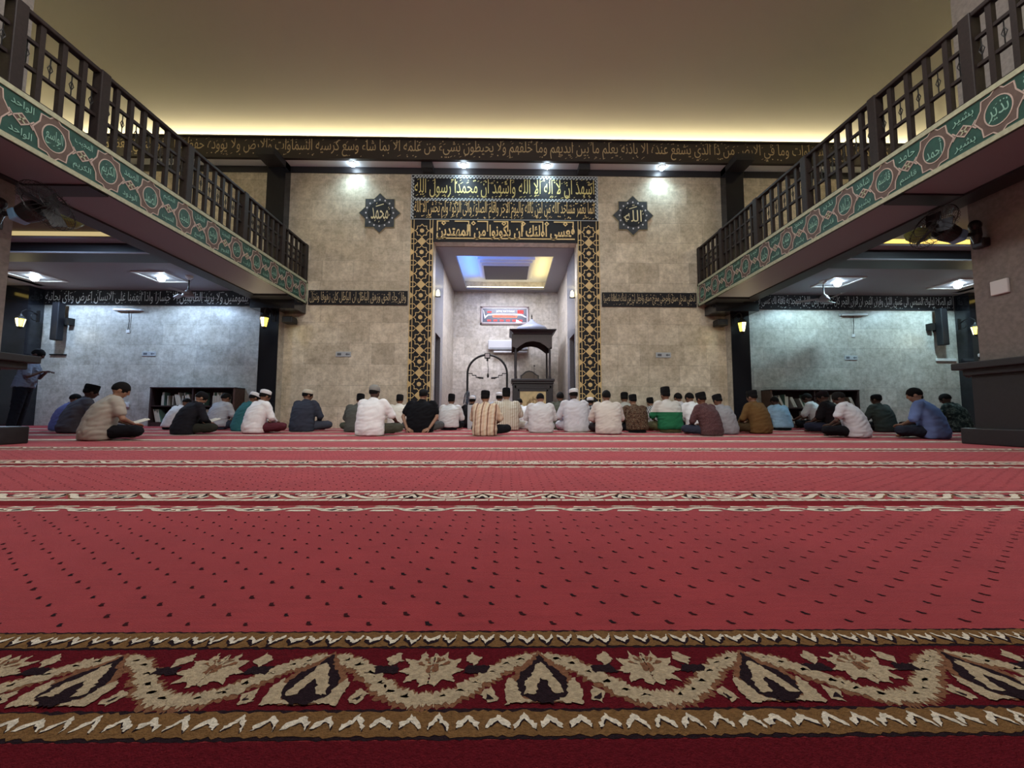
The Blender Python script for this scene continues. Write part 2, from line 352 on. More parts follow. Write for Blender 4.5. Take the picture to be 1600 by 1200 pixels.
for i, (g, z0, z1) in enumerate(((.0, 4.93, 4.99), (.07, 4.99, 5.04), (.14, 5.04, 5.12))):
    mb.box((-.76 - g, 12.15 - g * 1.6, z0), (.72 + g, 13.45 + g, z1))
obj('moulding', mb, WHITE, t); obj('panel', MB().box((-.72, 12.19, 4.915), (.68, 13.41, 4.93)), mat('tray_dark_panel', (0.10, 0.10, 0.12), 0.5), t)
BLUE = (0.05, 0.24, 1.0)
def led(name, a, b, colr, e, label):
    tag(obj(name, MB().box(a, b), mat(name + '_glow' + label[:9], colr, emit=colr, es=e)), label, 'light strip', 'light strips of the niche ceiling tray')
led('light_strip', (-1.50, 11.0, 4.84), (-1.46, 13.9, 4.87), (0.50, 0.68, 1.0), 5, 'white blue light strip on the tray side away from the pulpit canopy')
led('light_strip', (1.36, 11.0, 4.84), (1.40, 13.9, 4.87), (1.0, 0.82, 0.30), 4, 'yellow light strip along the pulpit side of the niche tray')
led('light_strip', (-1.4, 14.02, 4.84), (1.3, 14.06, 4.87), (1.0, 0.90, 0.60), 7, 'warm white light strip along the back edge of the niche tray')
led('light_strip', (-1.4, 10.86, 4.84), (1.0, 10.90, 4.87), BLUE, 5, 'deep blue light strip along the front edge of the niche tray')
lamp('AREA', 'niche_light', (-0.05, 11.9, 4.72), L_NICHE * 3.2, (0.86, 0.89, 1.0), 1.6, (0, 0, 0))
lamp('AREA', 'niche_tray_blue', (-1.15, 12.3, 4.85), L_NICHE * .22, BLUE, .25, (pi, 0, 0), sy=2.6)
lamp('AREA', 'niche_tray_blue', (-.2, 11.2, 4.85), L_NICHE * .2, BLUE, 1.8, (pi, 0, 0), sy=.25)
lamp('AREA', 'niche_tray_yellow', (1.12, 12.8, 4.85), L_NICHE * .09, (1, .8, .3), .2, (pi, 0, 0), sy=1.8)
# ceilings
struct('ceiling', MB().box((-13.1, -4.2, 7.6), (13.1, 11.3, 7.8)), CREAMP)
for s, nm in ((-1, 'left'), (1, 'right')):
    fx = FX0 if s < 0 else FX1
    def bx(m, xa, xb, y0, y1, z0, z1, mi=0):
        a, b = sorted((fx + s * xa, fx + s * xb)); m.box((a, y0, z0), (b, y1, z1), mi)
    m = MB(); bx(m, 1.04, 10.2, 8.4, AY, 3.9, 4.05); bx(m, 1.04, 10.2, 4.0, 7.85, 4.05, 4.2); bx(m, 1.04, 10.2, -4, 4.0, 3.95, 4.1)
    struct('ceiling_aisle_' + nm, m, PAINT)
    m = MB(); bx(m, 0.035, 1.06, -4, 9.75, 3.118, 3.66); struct('ceiling_soffit_' + nm, m, SOFF)
    m = MB(); bx(m, .80, 1.10, -4, 9.7, 3.09, 3.118); bx(m, 0.03, .82, 9.2, 9.75, 3.07, 3.118); bx(m, .8, 10, 4.55, 5.3, 3.3, 4.05); bx(m, .03, 1.1, 4.75, 5.0, 3.095, 3.118)
    struct('trim_soffit_' + nm, m, TRIM)
    m = MB(); bx(m, 1.08, 10.1, 7.85, 8.34, 3.5, 3.71); struct('beam_aisle_' + nm, m, TRIM)
    m = MB(); bx(m, 1.0, 10.2, 7.83, 7.86, 3.497, 3.525); bx(m, 1.0, 10.2, 7.64, 7.86, 3.71, 3.75)
    struct('trim_aisle_' + nm, m, mat('pale_beam_edge', (0.46, 0.47, 0.52), 0.5))
    m = MB(); bx(m, 1.04, 10.2, 7.66, 7.86, 3.75, 4.05); struct('wall_aisle_cove_' + nm, m, CREAMP)
    m = MB(); bx(m, 1.12, 9.9, 7.635, 7.655, 3.765, 3.84)  # glow put into a strip where the cove light falls on the wall
    tag(obj('light_strip', m, COVE_GLOW if s > 0 else mat('dim_cove_glow', (.8, .7, .4), emit=(1, .80, .38), es=.55)), 'long yellow cove-lit strip above the cross beam of the %s aisle' % nm, 'light strip')
    # coffer at the outer end of the aisle
    m = MB(); bx(m, 8.9, 9.3, 8.4, 11.2, 3.6, 3.9); struct('beam_coffer_' + nm, m, TRIM)
    m = MB(); bx(m, 8.86, 8.9, 8.5, 11.0, 3.68, 3.76); tag(obj('light_strip', m, COVE_GLOW), 'short yellow light strip running towards the %s aisle wall' % nm, 'light strip')
    # upper gallery floor edge up to the gallery wall
    m = MB(); bx(m, 1.06, 8, -4, WY, 4.2, 4.25); struct('floor_gallery_' + nm, m, PAINT)

# ------------------------------------------------------------------ carpet floor
def ragged(poly, amp, rg, step=0.004):
    out = []
    for i in range(len(poly)):
        a = poly[i]; b = poly[(i + 1) % len(poly)]; L = math.hypot(b[0] - a[0], b[1] - a[1]); n = max(1, int(L / step))
        for k in range(n):
            t = k / n; out.append((a[0] + (b[0] - a[0]) * t + rg.uniform(-amp, amp), a[1] + (b[1] - a[1]) * t + rg.uniform(-amp, amp)))
    return out
RED = None
def carpet_mat():
    m = bpy.data.materials.new('red_carpet_pile'); m.use_nodes = True; nt = m.node_tree; N = nt.nodes.new; Lk = nt.links.new; b = nt.nodes['Principled BSDF']
    tc = N('ShaderNodeTexCoord'); n = N('ShaderNodeTexNoise'); n.inputs['Scale'].default_value = 3.5; n.inputs['Detail'].default_value = 6; Lk(tc.outputs['Object'], n.inputs['Vector'])
    mp = N('ShaderNodeMapping'); mp.inputs['Scale'].default_value = (6, 70, 1); Lk(tc.outputs['Object'], mp.inputs[0])
    n2 = N('ShaderNodeTexNoise'); n2.inputs['Scale'].default_value = 1.5; n2.inputs['Detail'].default_value = 4; Lk(mp.outputs[0], n2.inputs['Vector'])
    a = N('ShaderNodeMath'); a.operation = 'MULTIPLY_ADD'; a.inputs[1].default_value = 0.45; Lk(n2.outputs['Fac'], a.inputs[0]); 
    h = N('ShaderNodeMath'); h.operation = 'MULTIPLY'; h.inputs[1].default_value = 0.55; Lk(n.outputs['Fac'], h.inputs[0]); Lk(h.outputs[0], a.inputs[2])
    r = N('ShaderNodeValToRGB'); e = r.color_ramp.elements; e[0].position = .36; e[1].position = .64; e[0].color = (0.24, 0.017, 0.022, 1); e[1].color = (0.34, 0.029, 0.035, 1); Lk(a.outputs[0], r.inputs[0]); Lk(r.outputs[0], b.inputs['Base Color'])
    b.inputs['Roughness'].default_value = 0.95; b.inputs['Specular IOR Level'].default_value = 0.1; b.inputs['Sheen Weight'].default_value = 0.6; b.inputs['Sheen Roughness'].default_value = 0.5; b.inputs['Sheen Tint'].default_value = (1.0, 0.38, 0.42, 1)
    n3 = N('ShaderNodeTexNoise'); n3.inputs['Scale'].default_value = 420; n3.inputs['Detail'].default_value = 2; Lk(tc.outputs['Object'], n3.inputs['Vector'])
    bp = N('ShaderNodeBump'); bp.inputs['Strength'].default_value = 0.6; bp.inputs['Distance'].default_value = 0.004; Lk(n3.outputs['Fac'], bp.inputs['Height']); Lk(bp.outputs[0], b.inputs['Normal'])
    return m
def pile(name, c): return mat(name, c, 0.95, spec=0.04, sheen=0.0, var=0.22, vscale=160, bump=0.6, bscale=420)
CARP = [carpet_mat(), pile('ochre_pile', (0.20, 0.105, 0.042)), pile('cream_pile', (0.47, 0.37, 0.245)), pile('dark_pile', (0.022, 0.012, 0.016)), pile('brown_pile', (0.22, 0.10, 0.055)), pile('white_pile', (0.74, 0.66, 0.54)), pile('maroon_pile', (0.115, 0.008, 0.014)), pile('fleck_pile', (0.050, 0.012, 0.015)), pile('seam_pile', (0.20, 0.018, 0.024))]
fm = MB(); fm.box((-15.3, -4.2, -.1), (15.3, AY + .3, 0), 0).box((-2.0, AY, -.1), (2.0, NY + .2, 0), 0)
FLOORF = (Vector((0, 0, 0)), X3, Y3, Z3)
rg = random.Random(3)
def flat(poly, z, mi):
    tris = []
    for a, b, c in ([(0, 1, 2), (0, 2, 3)] if len(poly) == 4 else tessellate_polygon([[Vector((p[0], p[1], 0)) for p in poly]])):
        A, B, C = poly[a], poly[b], poly[c]; s = (B[0] - A[0]) * (C[1] - A[1]) - (C[0] - A[0]) * (B[1] - A[1])
        if abs(s) > 1e-12: tris.append((a, b, c) if s > 0 else (a, c, b))
    fm.add([(p[0], p[1], z) for p in poly], tris, mi)
def band(x0, x1, y0, y1, z, mi, rag=0.0, near=False):
    if near:
        n = int((x1 - x0) / 0.006); lo = [(x0 + (x1 - x0) * i / n, y0 + rg.uniform(-rag, rag)) for i in range(n + 1)]; hi = [(x0 + (x1 - x0) * i / n, y1 + rg.uniform(-rag, rag)) for i in range(n + 1)]
        for i in range(n): flat([lo[i], lo[i + 1], hi[i + 1], hi[i]], z, mi)
    else: flat([(x0, y0), (x1, y0), (x1, y1), (x0, y1)], z, mi)
def rib(pts, wd, z, mi, amp=0.0):
    n = len(pts); w_ = wd if isinstance(wd, list) else [wd] * n; up = []; dn = []
    for i in range(n):
        d = Vector(pts[min(i + 1, n - 1)]) - Vector(pts[max(i - 1, 0)]); d.normalize(); q = Vector((-d.y, d.x)); j1 = 1 + rg.uniform(-amp, amp); j2 = 1 + rg.uniform(-amp, amp)
        up.append(Vector(pts[i]) + q * w_[i] / 2 * j1); dn.append(Vector(pts[i]) - q * w_[i] / 2 * j2)
    for i in range(n - 1): flat([dn[i], dn[i + 1], up[i + 1], up[i]], z, mi)
REP = 0.3145
def motif(u0, v0, H, near):
    """one repeat of palmette, vine and flower in a strip of depth H starting at v0"""
    cm = 2 if near else 5  # nearest row's shade is put into a darker cream than the farther rows
    a = 0.0028 if near else 0.0; st = 0.0034 if near else 0.5; k = H / 0.12
    def P(u, v): return (u0 + u, v0 + v * k)
    def blob(pts, z, mi): flat(ragged([P(*p) for p in pts], a * .8, rg, st) if near else [P(*p) for p in pts], z, mi)
    def vine(u): c = cos(2 * pi * u / REP); return 0.058 + 0.043 * (c * (1.18 - .18 * c * c))
    m = 130 if near else 14; pts = []; wd = []
    for i in range(m + 1):
        u = -REP / 2 + REP * i / m; pts.append(P(u, vine(u))); wd.append(0.019 + 0.008 * abs(sin(11 * pi * u / REP)) if near else 0.026)
    rib([(p[0], p[1] - .003) for p in pts], [q + .009 for q in wd], .0006, 4, .30 if near else 0)
    rib(pts, wd, .0010, cm, .40 if near else 0)
    if near:
        for u in (-.112, -.092, -.070, .070, .092, .112, -.048, .048, -.134, .134, -.028, .028):
            s = 1 if u > 0 else -1; v = vine(u); L = .022 if abs(u) > .06 else .014
            blob([(u - .008, v), (u - s * .004 + s * .010, v - L), (u + s * .010, v - L * .55), (u + .010, v - .004), (u, v + .006)], .0011, 2)
            blob([(u - .007, v), (u - s * .012, v + .014), (u + s * .002, v + .012), (u + .008, v)], .0011, 2)
    # palmette
    blob([(-.044, .010), (-.046, .045), (-.036, .070), (-.020, .088), (-.010, .104), (0, .119), (.010, .104), (.020, .088), (.036, .070), (.046, .045), (.044, .010), (.02, .006), (-.02, .006)], .0013, 4)
    blob([(-.034, .022), (-.036, .048), (-.026, .070), (-.012, .084), (0, .112), (.012, .084), (.026, .070), (.036, .048), (.034, .022), (.014, .008), (-.014, .008)], .0016, 3)
    for s in (-1, 1):
        q = [(s * .050, .004), (s * .052, .040), (s * .044, .056), (s * .036, .044), (s * .030, .018), (s * .012, .008)]; blob(q if s > 0 else q[::-1], .0018, cm)
    blob([(-.026, .022), (-.022, .046), (-.012, .064), (-.008, .082), (0, .090), (.008, .080), (.013, .064), (.022, .046), (.028, .024), (.014, .022), (.007, .044), (0, .054), (-.006, .044), (-.010, .022)], .0022, cm)
    if near: blob([(-.010, .006), (.012, .004), (.010, .018), (-.008, .018)], .0024, 3)
    # flower with side leaves
    for s in (-1, 1):
        c = s * REP / 2
        q = [(0, .044), (-s * .010, .038), (-s * .018, .052), (-s * .036, .046), (-s * .030, .064), (-s * .048, .070), (-s * .032, .080), (-s * .042, .098), (-s * .022, .096), (-s * .018, .116), (-s * .008, .100), (0, .112)]
        pl = [(c + x, y) for x, y in q]; blob(pl if s < 0 else pl[::-1], .0014, cm)
        q = [(0, .066), (-s * .009, .070), (-s * .007, .084), (0, .086)]; pl = [(c + x, y) for x, y in q]; blob(pl, .0018, 4)
        if near:
            for t in (.5, 1.2, 2.0): blob([(c - s * .010 * cos(t), .076 + .012 * sin(t)), (c - s * .030 * cos(t), .076 + .026 * sin(t)), (c - s * .026 * cos(t + .2), .076 + .026 * sin(t + .2))], .0019, 4)
        q = [(-s * .046, .096), (-s * .062, .082), (-s * .072, .100), (-s * .054, .116)]; blob([(c + x, y) for x, y in q], .0014, cm)
        q = [(-s * .046, .066), (-s * .080, .066), (-s * .084, .082), (-s * .052, .084)]; blob([(c + x, y) for x, y in q], .0012, 3)
    if near:
        for s in (-1, 1): blob([(s * .060, .012), (s * .074, .006), (s * .084, .026), (s * .068, .036)], .0013, 2); blob([(s * .066, .014), (s * .074, .012), (s * .076, .024)], .0016, 3)
def edge(x0, x1, y0, y1, flip, near, sp):
    c = (y0 + y1) / 2; x = x0
    if near:
        band(x0, x1, y0 - .0045, y1 + .0045, .0005, 3, .0016, True); band(x0, x1, y0, y1, .0009, 1, .0026, True)
        q = -1 if flip else 1
        while x < x1:
            L = sp * rg.uniform(.70, .86); h = rg.uniform(.006, .011) * q; t = .0042; sk = rg.uniform(.35, .6)
            top = [(x, c - h * .7), (x + L * sk * .6, c + h * .1), (x + L * sk, c + h), (x + L * (sk + .25), c + h * .2), (x + L, c - h * .8)]
            poly = [(a_, b_ - t) for a_, b_ in top] + [(a_, b_ + t * 1.3) for a_, b_ in top[::-1]]
            flat(ragged(poly, .0017, rg, .0028), .0016, 5); flat(ragged([(a_, b_ - t - .004 + .003 * q) for a_, b_ in top] + [(a_, b_ + t - .002) for a_, b_ in top[::-1]], .001, rg, .004), .0013, 3)
            x += sp * rg.uniform(.95, 1.05)
    else:
        band(x0, x1, y0 - .006, y1 + .006, .0010, 1)
        while x < x1: flat([(x, c - .015), (x + sp * .9, c - .011), (x + sp * .9, c + .015), (x, c + .011)], .0016, 5); x += sp
PER = 1.25
for k in range(8):
    y = .603 + PER * k; near = k == 0; X0 = -1.9 if near else -14.5; X1 = 1.9 if near else 14.5; dz = 0.0 if near else 0.0008 * k
    if near:
        band(X0, X1, .527, .672, .0003, 6, .001, True); edge(X0, X1, .6715, .714, True, True, .0315); edge(X0, X1, .492, .531, False, True, .034); band(X0, X1, .30, .487, .0004, 6)  # nearest seam strip's shade is put into its darker maroon pile
        for i in range(-6, 7): motif(.051 + i * REP, .538, .122, True)
    else:
        if k < 4:
            n_ = 22 if k == 1 else 46
            for i in range(-n_, n_ + 1): motif(.051 + i * REP * (1 if k < 4 else 2) - (.157 if k % 2 else 0), y - .065, .125, False)
            X0, X1 = (-7.2, 7.2) if k == 1 else (-14.5, 14.5)
        if k >= 4:
            band(X0, X1, y - .095, y + .095, .0022, 5); x = X0
            while x < X1:
                flat([(x, y - .05), (x + .08, y - .065), (x + .15, y - .02), (x + .08, y + .005)], .0026, 0); flat([(x + .16, y + .03), (x + .24, y + .01), (x + .30, y + .05), (x + .22, y + .07)], .0026, 0); flat([(x + .19, y - .055), (x + .25, y - .06), (x + .24, y - .03)], .0026, 3); x += .3145
            for q in (-.102, .102): band(X0, X1, y + q - .014, y + q + .014, .0024, 5)
        else:
            for q in (-.092, .092):
                x = X0
                while x < X1: flat([(x, y + q - .016), (x + .057, y + q - .012), (x + .057, y + q + .016), (x, y + q + .012)], .0016, 5); x += .062
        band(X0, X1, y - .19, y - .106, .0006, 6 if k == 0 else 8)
        # seam strip on the far edge of the next mat
        m0 = 46 if k > 1 else 22
        if k < 4:
            for i in range(-m0, m0 + 1):
                u = i * REP; yb = y - .292
                def q_(pts, z, mi): flat([(u + p, yb + v * (.086 if k > 0 else 1)) for p, v in pts], z, mi)
                q_([(-.10, .35), (-.07, .08), (-.03, .0), (.03, .0), (.07, .08), (.10, .35), (.06, .62), (.02, .50), (-.02, .50), (-.06, .62)], .0014, 5)
                q_([(-.06, .25), (-.03, .12), (-.015, .3), (-.03, .42)], .0018, 3); q_([(.015, .3), (.03, .12), (.06, .25), (.03, .42)], .0018, 3); q_([(-.012, .1), (.012, .1), (0, .32)], .0018, 4)
                q_([(-.157, .55), (-.12, .5), (-.08, .35), (-.07, .5), (-.12, .75), (-.157, .8)], .0014, 5); q_([(.07, .5), (.08, .35), (.12, .5), (.157, .55), (.157, .8), (.12, .75)], .0014, 5)
                q_([(-.05, .70), (.05, .70), (.04, .98), (0, .84), (-.04, .98)], .0014, 5); q_([(.105, .95), (.15, .9), (.157, 1.05), (.12, 1.1)], .0014, 5); q_([(-.157, .9), (-.105, .95), (-.12, 1.1), (-.157, 1.05)], .0014, 5)
                q_([(.11, .05), (.157, .0), (.157, .3), (.12, .3)], .0014, 5); q_([(-.157, .0), (-.11, .05), (-.12, .3), (-.157, .3)], .0014, 5)
        else: band(X0, X1, y - .27, y - .225, .002, 5)
    # woven flecks of the field
    if k < 3:
        rows = 22; ys = (.745 if k == 0 else y + .14); xs = 5.0 if k == 0 else 9.0; j = 0
        while ys < y + PER - .30:
            n = int(xs / .107)
            for i in range(-n, n + 1):
                x = (i + (.5 if j % 2 else 0) - .24) * .107 + rg.uniform(-.004, .004); yy = ys + rg.uniform(-.003, .003); s = rg.uniform(.8, 1.15)
                flat([(x - .006 * s, yy + .006 * s), (x - .003 * s, yy - .004 * s), (x + .003 * s, yy - .006 * s), (x + .0085 * s, yy - .004 * s), (x + .002 * s, yy + .001), (x, yy + .007 * s)], .0008, 7 if rg.random() < .75 else 3)
            ys += .031 if j % 2 == 0 else .0425; j += 1
fl = struct('floor', fm, CARP)
fl['label'] = 'red carpet floor with cream floral border stripes across it'

# ------------------------------------------------------------------ pillars at the ends of the front wall
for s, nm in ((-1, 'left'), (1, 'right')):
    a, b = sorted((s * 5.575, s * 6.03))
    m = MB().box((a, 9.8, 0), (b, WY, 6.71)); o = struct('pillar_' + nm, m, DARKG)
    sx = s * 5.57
    struct('trim_pillar_' + nm, MB().box((min(sx, sx + s * .002), 9.815, 0), (max(sx, sx + s * .002), WY, 3.1)), ST_AY)  # stone strip put in for the wall's reflection in the polished granite
    # upper cross bracket between frieze and pillar, and the capital box under the balcony end
    struct('beam_frieze_' + nm, MB().box((a, 9.3, 6.55), (b, WY, 6.72)), TRIM)
    a, b = sorted((s * 5.05, s * 6.1)); struct('beam_balcony_' + nm, MB().box((a, 9.5, 2.86), (b, WY - .001, 3.09)), DARKG)
    a, b = sorted((s * 13.3, s * 13.95)); struct('pillar_aisle_' + nm, MB().box((a, 11.2, 0), (b, AY, 3.9)), DARKG)
for x in (-2.03, 1.96):
    struct('beam_soffit', MB().box((x - .14, 9.75, 6.55), (x + .14, WY - .03, 6.705)), TRIM)
struct('ceiling_soffit_front', MB().box((-13, 9.75, 6.71), (13, WY, 6.8)), mat('soffit_white', (0.78, 0.82, 0.86), 0.7))

# ------------------------------------------------------------------ frieze with the long verse
def text_thing(name, label, cat, base, bmat, text, box, fr, t, lmat, marks=0, extra=None, arabic=True, res=2, seed=1):
    o = obj(name, base, bmat); tag(o, label, cat)
    m = MB(); letter(m, text, box, fr, t, 0, arabic, marks, res=res, seed=seed)
    if extra: extra(m)
    obj('lettering', m, lmat, o); return o
FRZ = mat('frieze_board', (0.030, 0.022, 0.020), 0.5)
base = MB().box((-13, 9.68, 6.70), (13, 9.75, 7.26)).box((-13, 9.64, 7.235), (13, 9.68, 7.27)).box((-13, 9.65, 6.695), (13, 9.68, 6.725))
text_thing('calligraphy_frieze', 'long dark frieze of dull gold calligraphy high across the whole front wall', 'frieze', base, FRZ,
           'ولا نوم له ما في السماوات وما في الارض من ذا الذي يشفع عنده الا باذنه يعلم ما بين ايديهم وما خلفهم ولا يحيطون بشيء من علمه الا بما شاء وسع كرسيه السماوات والارض ولا يووده حفظهما وهو العلي العظيم',
           (-10.0, 6.755, 9.7, 7.215), front(9.68), .004, DULLGOLD, 260)

# ------------------------------------------------------------------ calligraphy over the niche
F = front(WY - .04)
def rope(m, p0, p1, fr, t, w_=.055, mi=0):
    a = Vector(p0); b = Vector(p1); n = max(1, int((b - a).length / .085)); d = (b - a).normalized(); q = Vector((-d.y, d.x))
    for i in range(n):
        c = a + (b - a) * ((i + .5) / n); s = .055
        pts = [c + d * x + q * y for x, y in ((-s, -w_ * .3), (-s * .3, -w_ * .5), (0, 0), (s * .3, w_ * .5), (s, w_ * .3))]; m.ribbon(pts, .022, fr, 0, t, mi)
        m.prism([c + d * s + q * (-w_ * .45), c + d * (s + .02) + q * (-w_ * .2), c + d * s, c + d * (s - .02) + q * (-w_ * .2)], fr, 0, t, mi)
sign = obj('calligraphy_board', MB().box((-2.47, WY - .04, 5.32), (2.35, WY - .022, 6.52)), BLACKP)
tag(sign, 'wide black panel with two rows of gold calligraphy above the niche', 'calligraphy panel')
m = MB(); letter(m, 'اشهد ان لا اله الا الله واشهد ان محمدا رسول الله', (-2.38, 5.91, 2.25, 6.41), F, .006, marks=110, res=3); obj('lettering', m, BRIGHTGOLD, sign)
m = MB(); letter(m, 'انما يعمر مساجد الله من امن بالله واليوم الاخر واقام الصلوة واتى الزكوة ولم يخش الا الله', (-2.38, 5.35, 2.25, 5.82), F, .006, marks=130, res=3, seed=4); obj('lettering', m, GOLD, sign)
m = MB()
for p0, p1 in (((-2.43, 6.46), (2.31, 6.46)), ((-2.43, 5.86), (2.31, 5.86)), ((-2.43, 5.36), (-2.43, 6.42)), ((2.31, 5.36), (2.31, 6.42))): rope(m, p0, p1, F, .008)
m.ribbon([(-2.46, 5.33), (2.34, 5.33), (2.34, 6.51), (-2.46, 6.51)], .012, F, 0, .006, 0, True)
obj('rope_border', m, PALE, sign)
kuf = obj('calligraphy_board', MB().box((-1.88, WY - .04, 4.74), (1.81, WY - .022, 5.319)), BLACKP)
tag(kuf, 'black lintel panel with one row of angular gold lettering directly over the niche opening', 'calligraphy panel')
m = MB(); letter(m, 'فعسى اولئك ان يكونوا من المهتدين', (-1.80, 4.80, 1.74, 5.20), F, .006, res=1, bold=.022)
for u in (-1.62, -.86, -.08, .42, 1.02, 1.5):           # square knots and top bars of the angular script
    m.ribbon([(u - .045, 5.235), (u, 5.19), (u + .045, 5.235), (u, 5.28)], .026, F, 0, .006, 0, True)
m.ribbon([(-1.8, 4.835), (1.74, 4.835)], .03, F, 0, .006)
for u, dd in ((1.70, -.5), (.92, -.34), (.40, -.3), (.02, -.36), (-.50, -.26), (-.98, -.36), (-1.78, .30)): m.ribbon([(u, 5.02), (u, 5.285), (u + dd, 5.285)], .028, F, 0, .0062)
obj('lettering', m, GOLD, kuf)

def border(x0, x1, label):
    W_ = x1 - x0; c = (x0 + x1) / 2; z0, z1 = 0.0, 5.319
    o = obj('mihrab_border', MB().box((x0, WY - .035, z0), (x1, WY - .022, z1)), BLACKP); tag(o, label, 'wall panel', 'gold star borders of the niche')
    m = MB(); fr = front(WY - .035); per = .5615; n = 10; h = W_ / 2
    for i in range(n):
        zc = 5.03 - i * per
        m.ribbon([(c + p[0], zc + p[1]) for p in star((0, 0), .168, .128, 8, 0)], .018, fr, 0, .008, 0, True)
        m.prism([(c + p[0], zc + p[1]) for p in disc((0, 0), .055, .055, 18)], fr, 0, .008)
        zd = zc - per / 2
        if zd > .06:
            m.prism([(c - .115, zd), (c, zd - .115), (c + .115, zd), (c, zd + .115)], fr, 0, .008)
            for s in (-1, 1):
                for q in (-1, 1): m.ribbon([(c + s * h, zd + q * .062), (c + s * .165, zd + q * .062), (c + s * .118, zd + q * .010)], .018, fr, 0, .0078)
        for s in (-1, 1):
            m.prism([(c + s * h, zc + .10), (c + s * h, zc - .10), (c + s * (h - .112), zc)][::s], fr, 0, .0085)
    for s in (-1, 1):
        m.ribbon([(c + s * (h - .010), z0), (c + s * (h - .010), z1)], .018, fr, 0, .008); m.ribbon([(c + s * (h - .080), z0), (c + s * (h - .080), z1)], .017, fr, 0, .0072)
    obj('gold_inlay', m, mat('border_gold', (.64, .46, .20), .45, var=.15, vscale=6), o)
border(-2.455, -1.885, 'tall black border with gold stars beside the niche, behind the man in the black T-shirt')
border(1.815, 2.375, 'tall black border with gold stars beside the niche, behind the boy in the plaid shirt')

# bands at balcony height
def wband(x0, x1, z0, z1, y, text, label, lmat, marks, seed):
    text_thing('calligraphy_band', label, 'calligraphy band', MB().box((x0, y - .03, z0), (x1, y - .021, z1)), BLACKP, text, (x0 + .04, z0 + .035, x1 - .04, z1 - .035), front(y - .03), .004, lmat, marks, seed=seed)
wband(-4.99, -2.50, 3.09, 3.46, WY, 'وقل جاء الحق وزهق الباطل ان الباطل كان زهوقا وننزل', 'black calligraphy band ending at the balcony end beneath the Muhammad star', DULLGOLD, 50, 3)
wband(2.42, 4.84, 3.09, 3.46, WY, 'ادخلني مدخل صدق واخرجني مخرج صدق واجعل لي من لدنك سلطانا نصيرا', 'black calligraphy band ending at the balcony end beneath the Allah star', DULLGOLD, 50, 5)
wband(-13.3, -6.05, 3.46, 3.9, AY, 'ما هو شفاء ورحمة للمومنين ولا يزيد الظالمين الا خسارا واذا انعمنا على الانسان اعرض وناى بجانبه', 'long black calligraphy band high on the aisle wall over the left bookcase', SILVER, 110, 6)
wband(6.05, 13.25, 3.46, 3.9, AY, 'اقم الصلاة لدلوك الشمس الى غسق الليل وقران الفجر ان قران الفجر كان مشهودا ومن الليل فتهجد به نافلة لك عسى ان يبعثك ربك مقاما محمودا', 'long black calligraphy band high on the aisle wall over the right bookcase', SILVER, 110, 8)

# eight-pointed star plaques
def plaque(cx, cz, text, label, seed):
    fr = front(WY - .04, cx, cz); m = MB(); R8 = .52
    def sq(a, r): return [(r * cos(a + pi / 2 * k), r * sin(a + pi / 2 * k)) for k in range(4)]
    pts = star((0, 0), R8, R8 * .765, 8, 0)
    o_ = MB().prism(star((0, 0), .545, .545 * .765, 8, 0), front(WY, cx, cz), .021, .029)
    o = obj('star_plaque', o_, mat('plaque_edge', (0.36, 0.31, 0.18), 0.5)); tag(o, label, 'wall plaque')
    obj('face', m.prism(pts, fr, -.011, .004), mat('plaque_face', (0.055, 0.065, 0.075), 0.3, var=.3, vscale=10), o)
    m = MB().prism(disc((0, 0), .305, .305, 32), fr, .003, .007); obj('roundel', m, BLACKP, o)
    m = MB()
    for k in range(16): m.prism(disc((.35 * cos(2 * pi * k / 16), .35 * sin(2 * pi * k / 16)), .020, .024, 8), fr, .003, .008)
    obj('beads', m, mat('plaque_pearl', (0.72, 0.72, 0.76), 0.3), o)
    m = MB(); letter(m, text, (-.22, -.17, .22, .14), fr, .009, keep=False, res=4)
    rq = random.Random(seed)
    m.ribbon([(-.10, .17), (.10, .235)], .022, fr, 0, .009)
    for k in range(9):
        a = rq.uniform(0, 2 * pi); u, v = .25 * cos(a), .25 * sin(a); m.ribbon([(u, v), (u + .02, v + .035)], .014, fr, 0, .009)
    obj('lettering', m, mat('plaque_gold', (0.75, 0.66, 0.40), 0.4), o)
plaque(-3.258, 5.485, 'محمد', 'eight-pointed dark star plaque lettered Muhammad in gold on the stone wall', 2)
plaque(3.25, 5.485, 'الله', 'eight-pointed dark star plaque lettered Allah in gold on the stone wall', 3)

# ------------------------------------------------------------------ balconies: painted fascia and railing
NAMES_L = ['الصمد', 'القيوم', 'الواحد', 'المجيد', 'الودود', 'الحكيم', 'الواسع', 'المجيب', 'الرقيب', 'الكريم', 'الجليل', 'الحسيب']
NAMES_R = ['حبيب', 'محمد', 'أحمد', 'حامد', 'محمود', 'قاسم', 'عاقب', 'فاتح', 'شاهد', 'حاشر', 'رشيد', 'مشهود', 'بشير', 'نذير']
G_GREEN = mat('fascia_green', (0.009, 0.056, 0.040), 0.5, var=.25, vscale=14); G_RUST = mat('fascia_rust', (0.105, 0.066, 0.052), 0.6, var=.15, vscale=18)
G_CREAM = mat('fascia_cream', (0.36, 0.37, 0.25), 0.6, var=.18, vscale=25); G_LINE = mat('fascia_line', (0.44, 0.34, 0.29), 0.6); G_TEXT = mat('fascia_text', (0.24, 0.44, 0.35), 0.6)
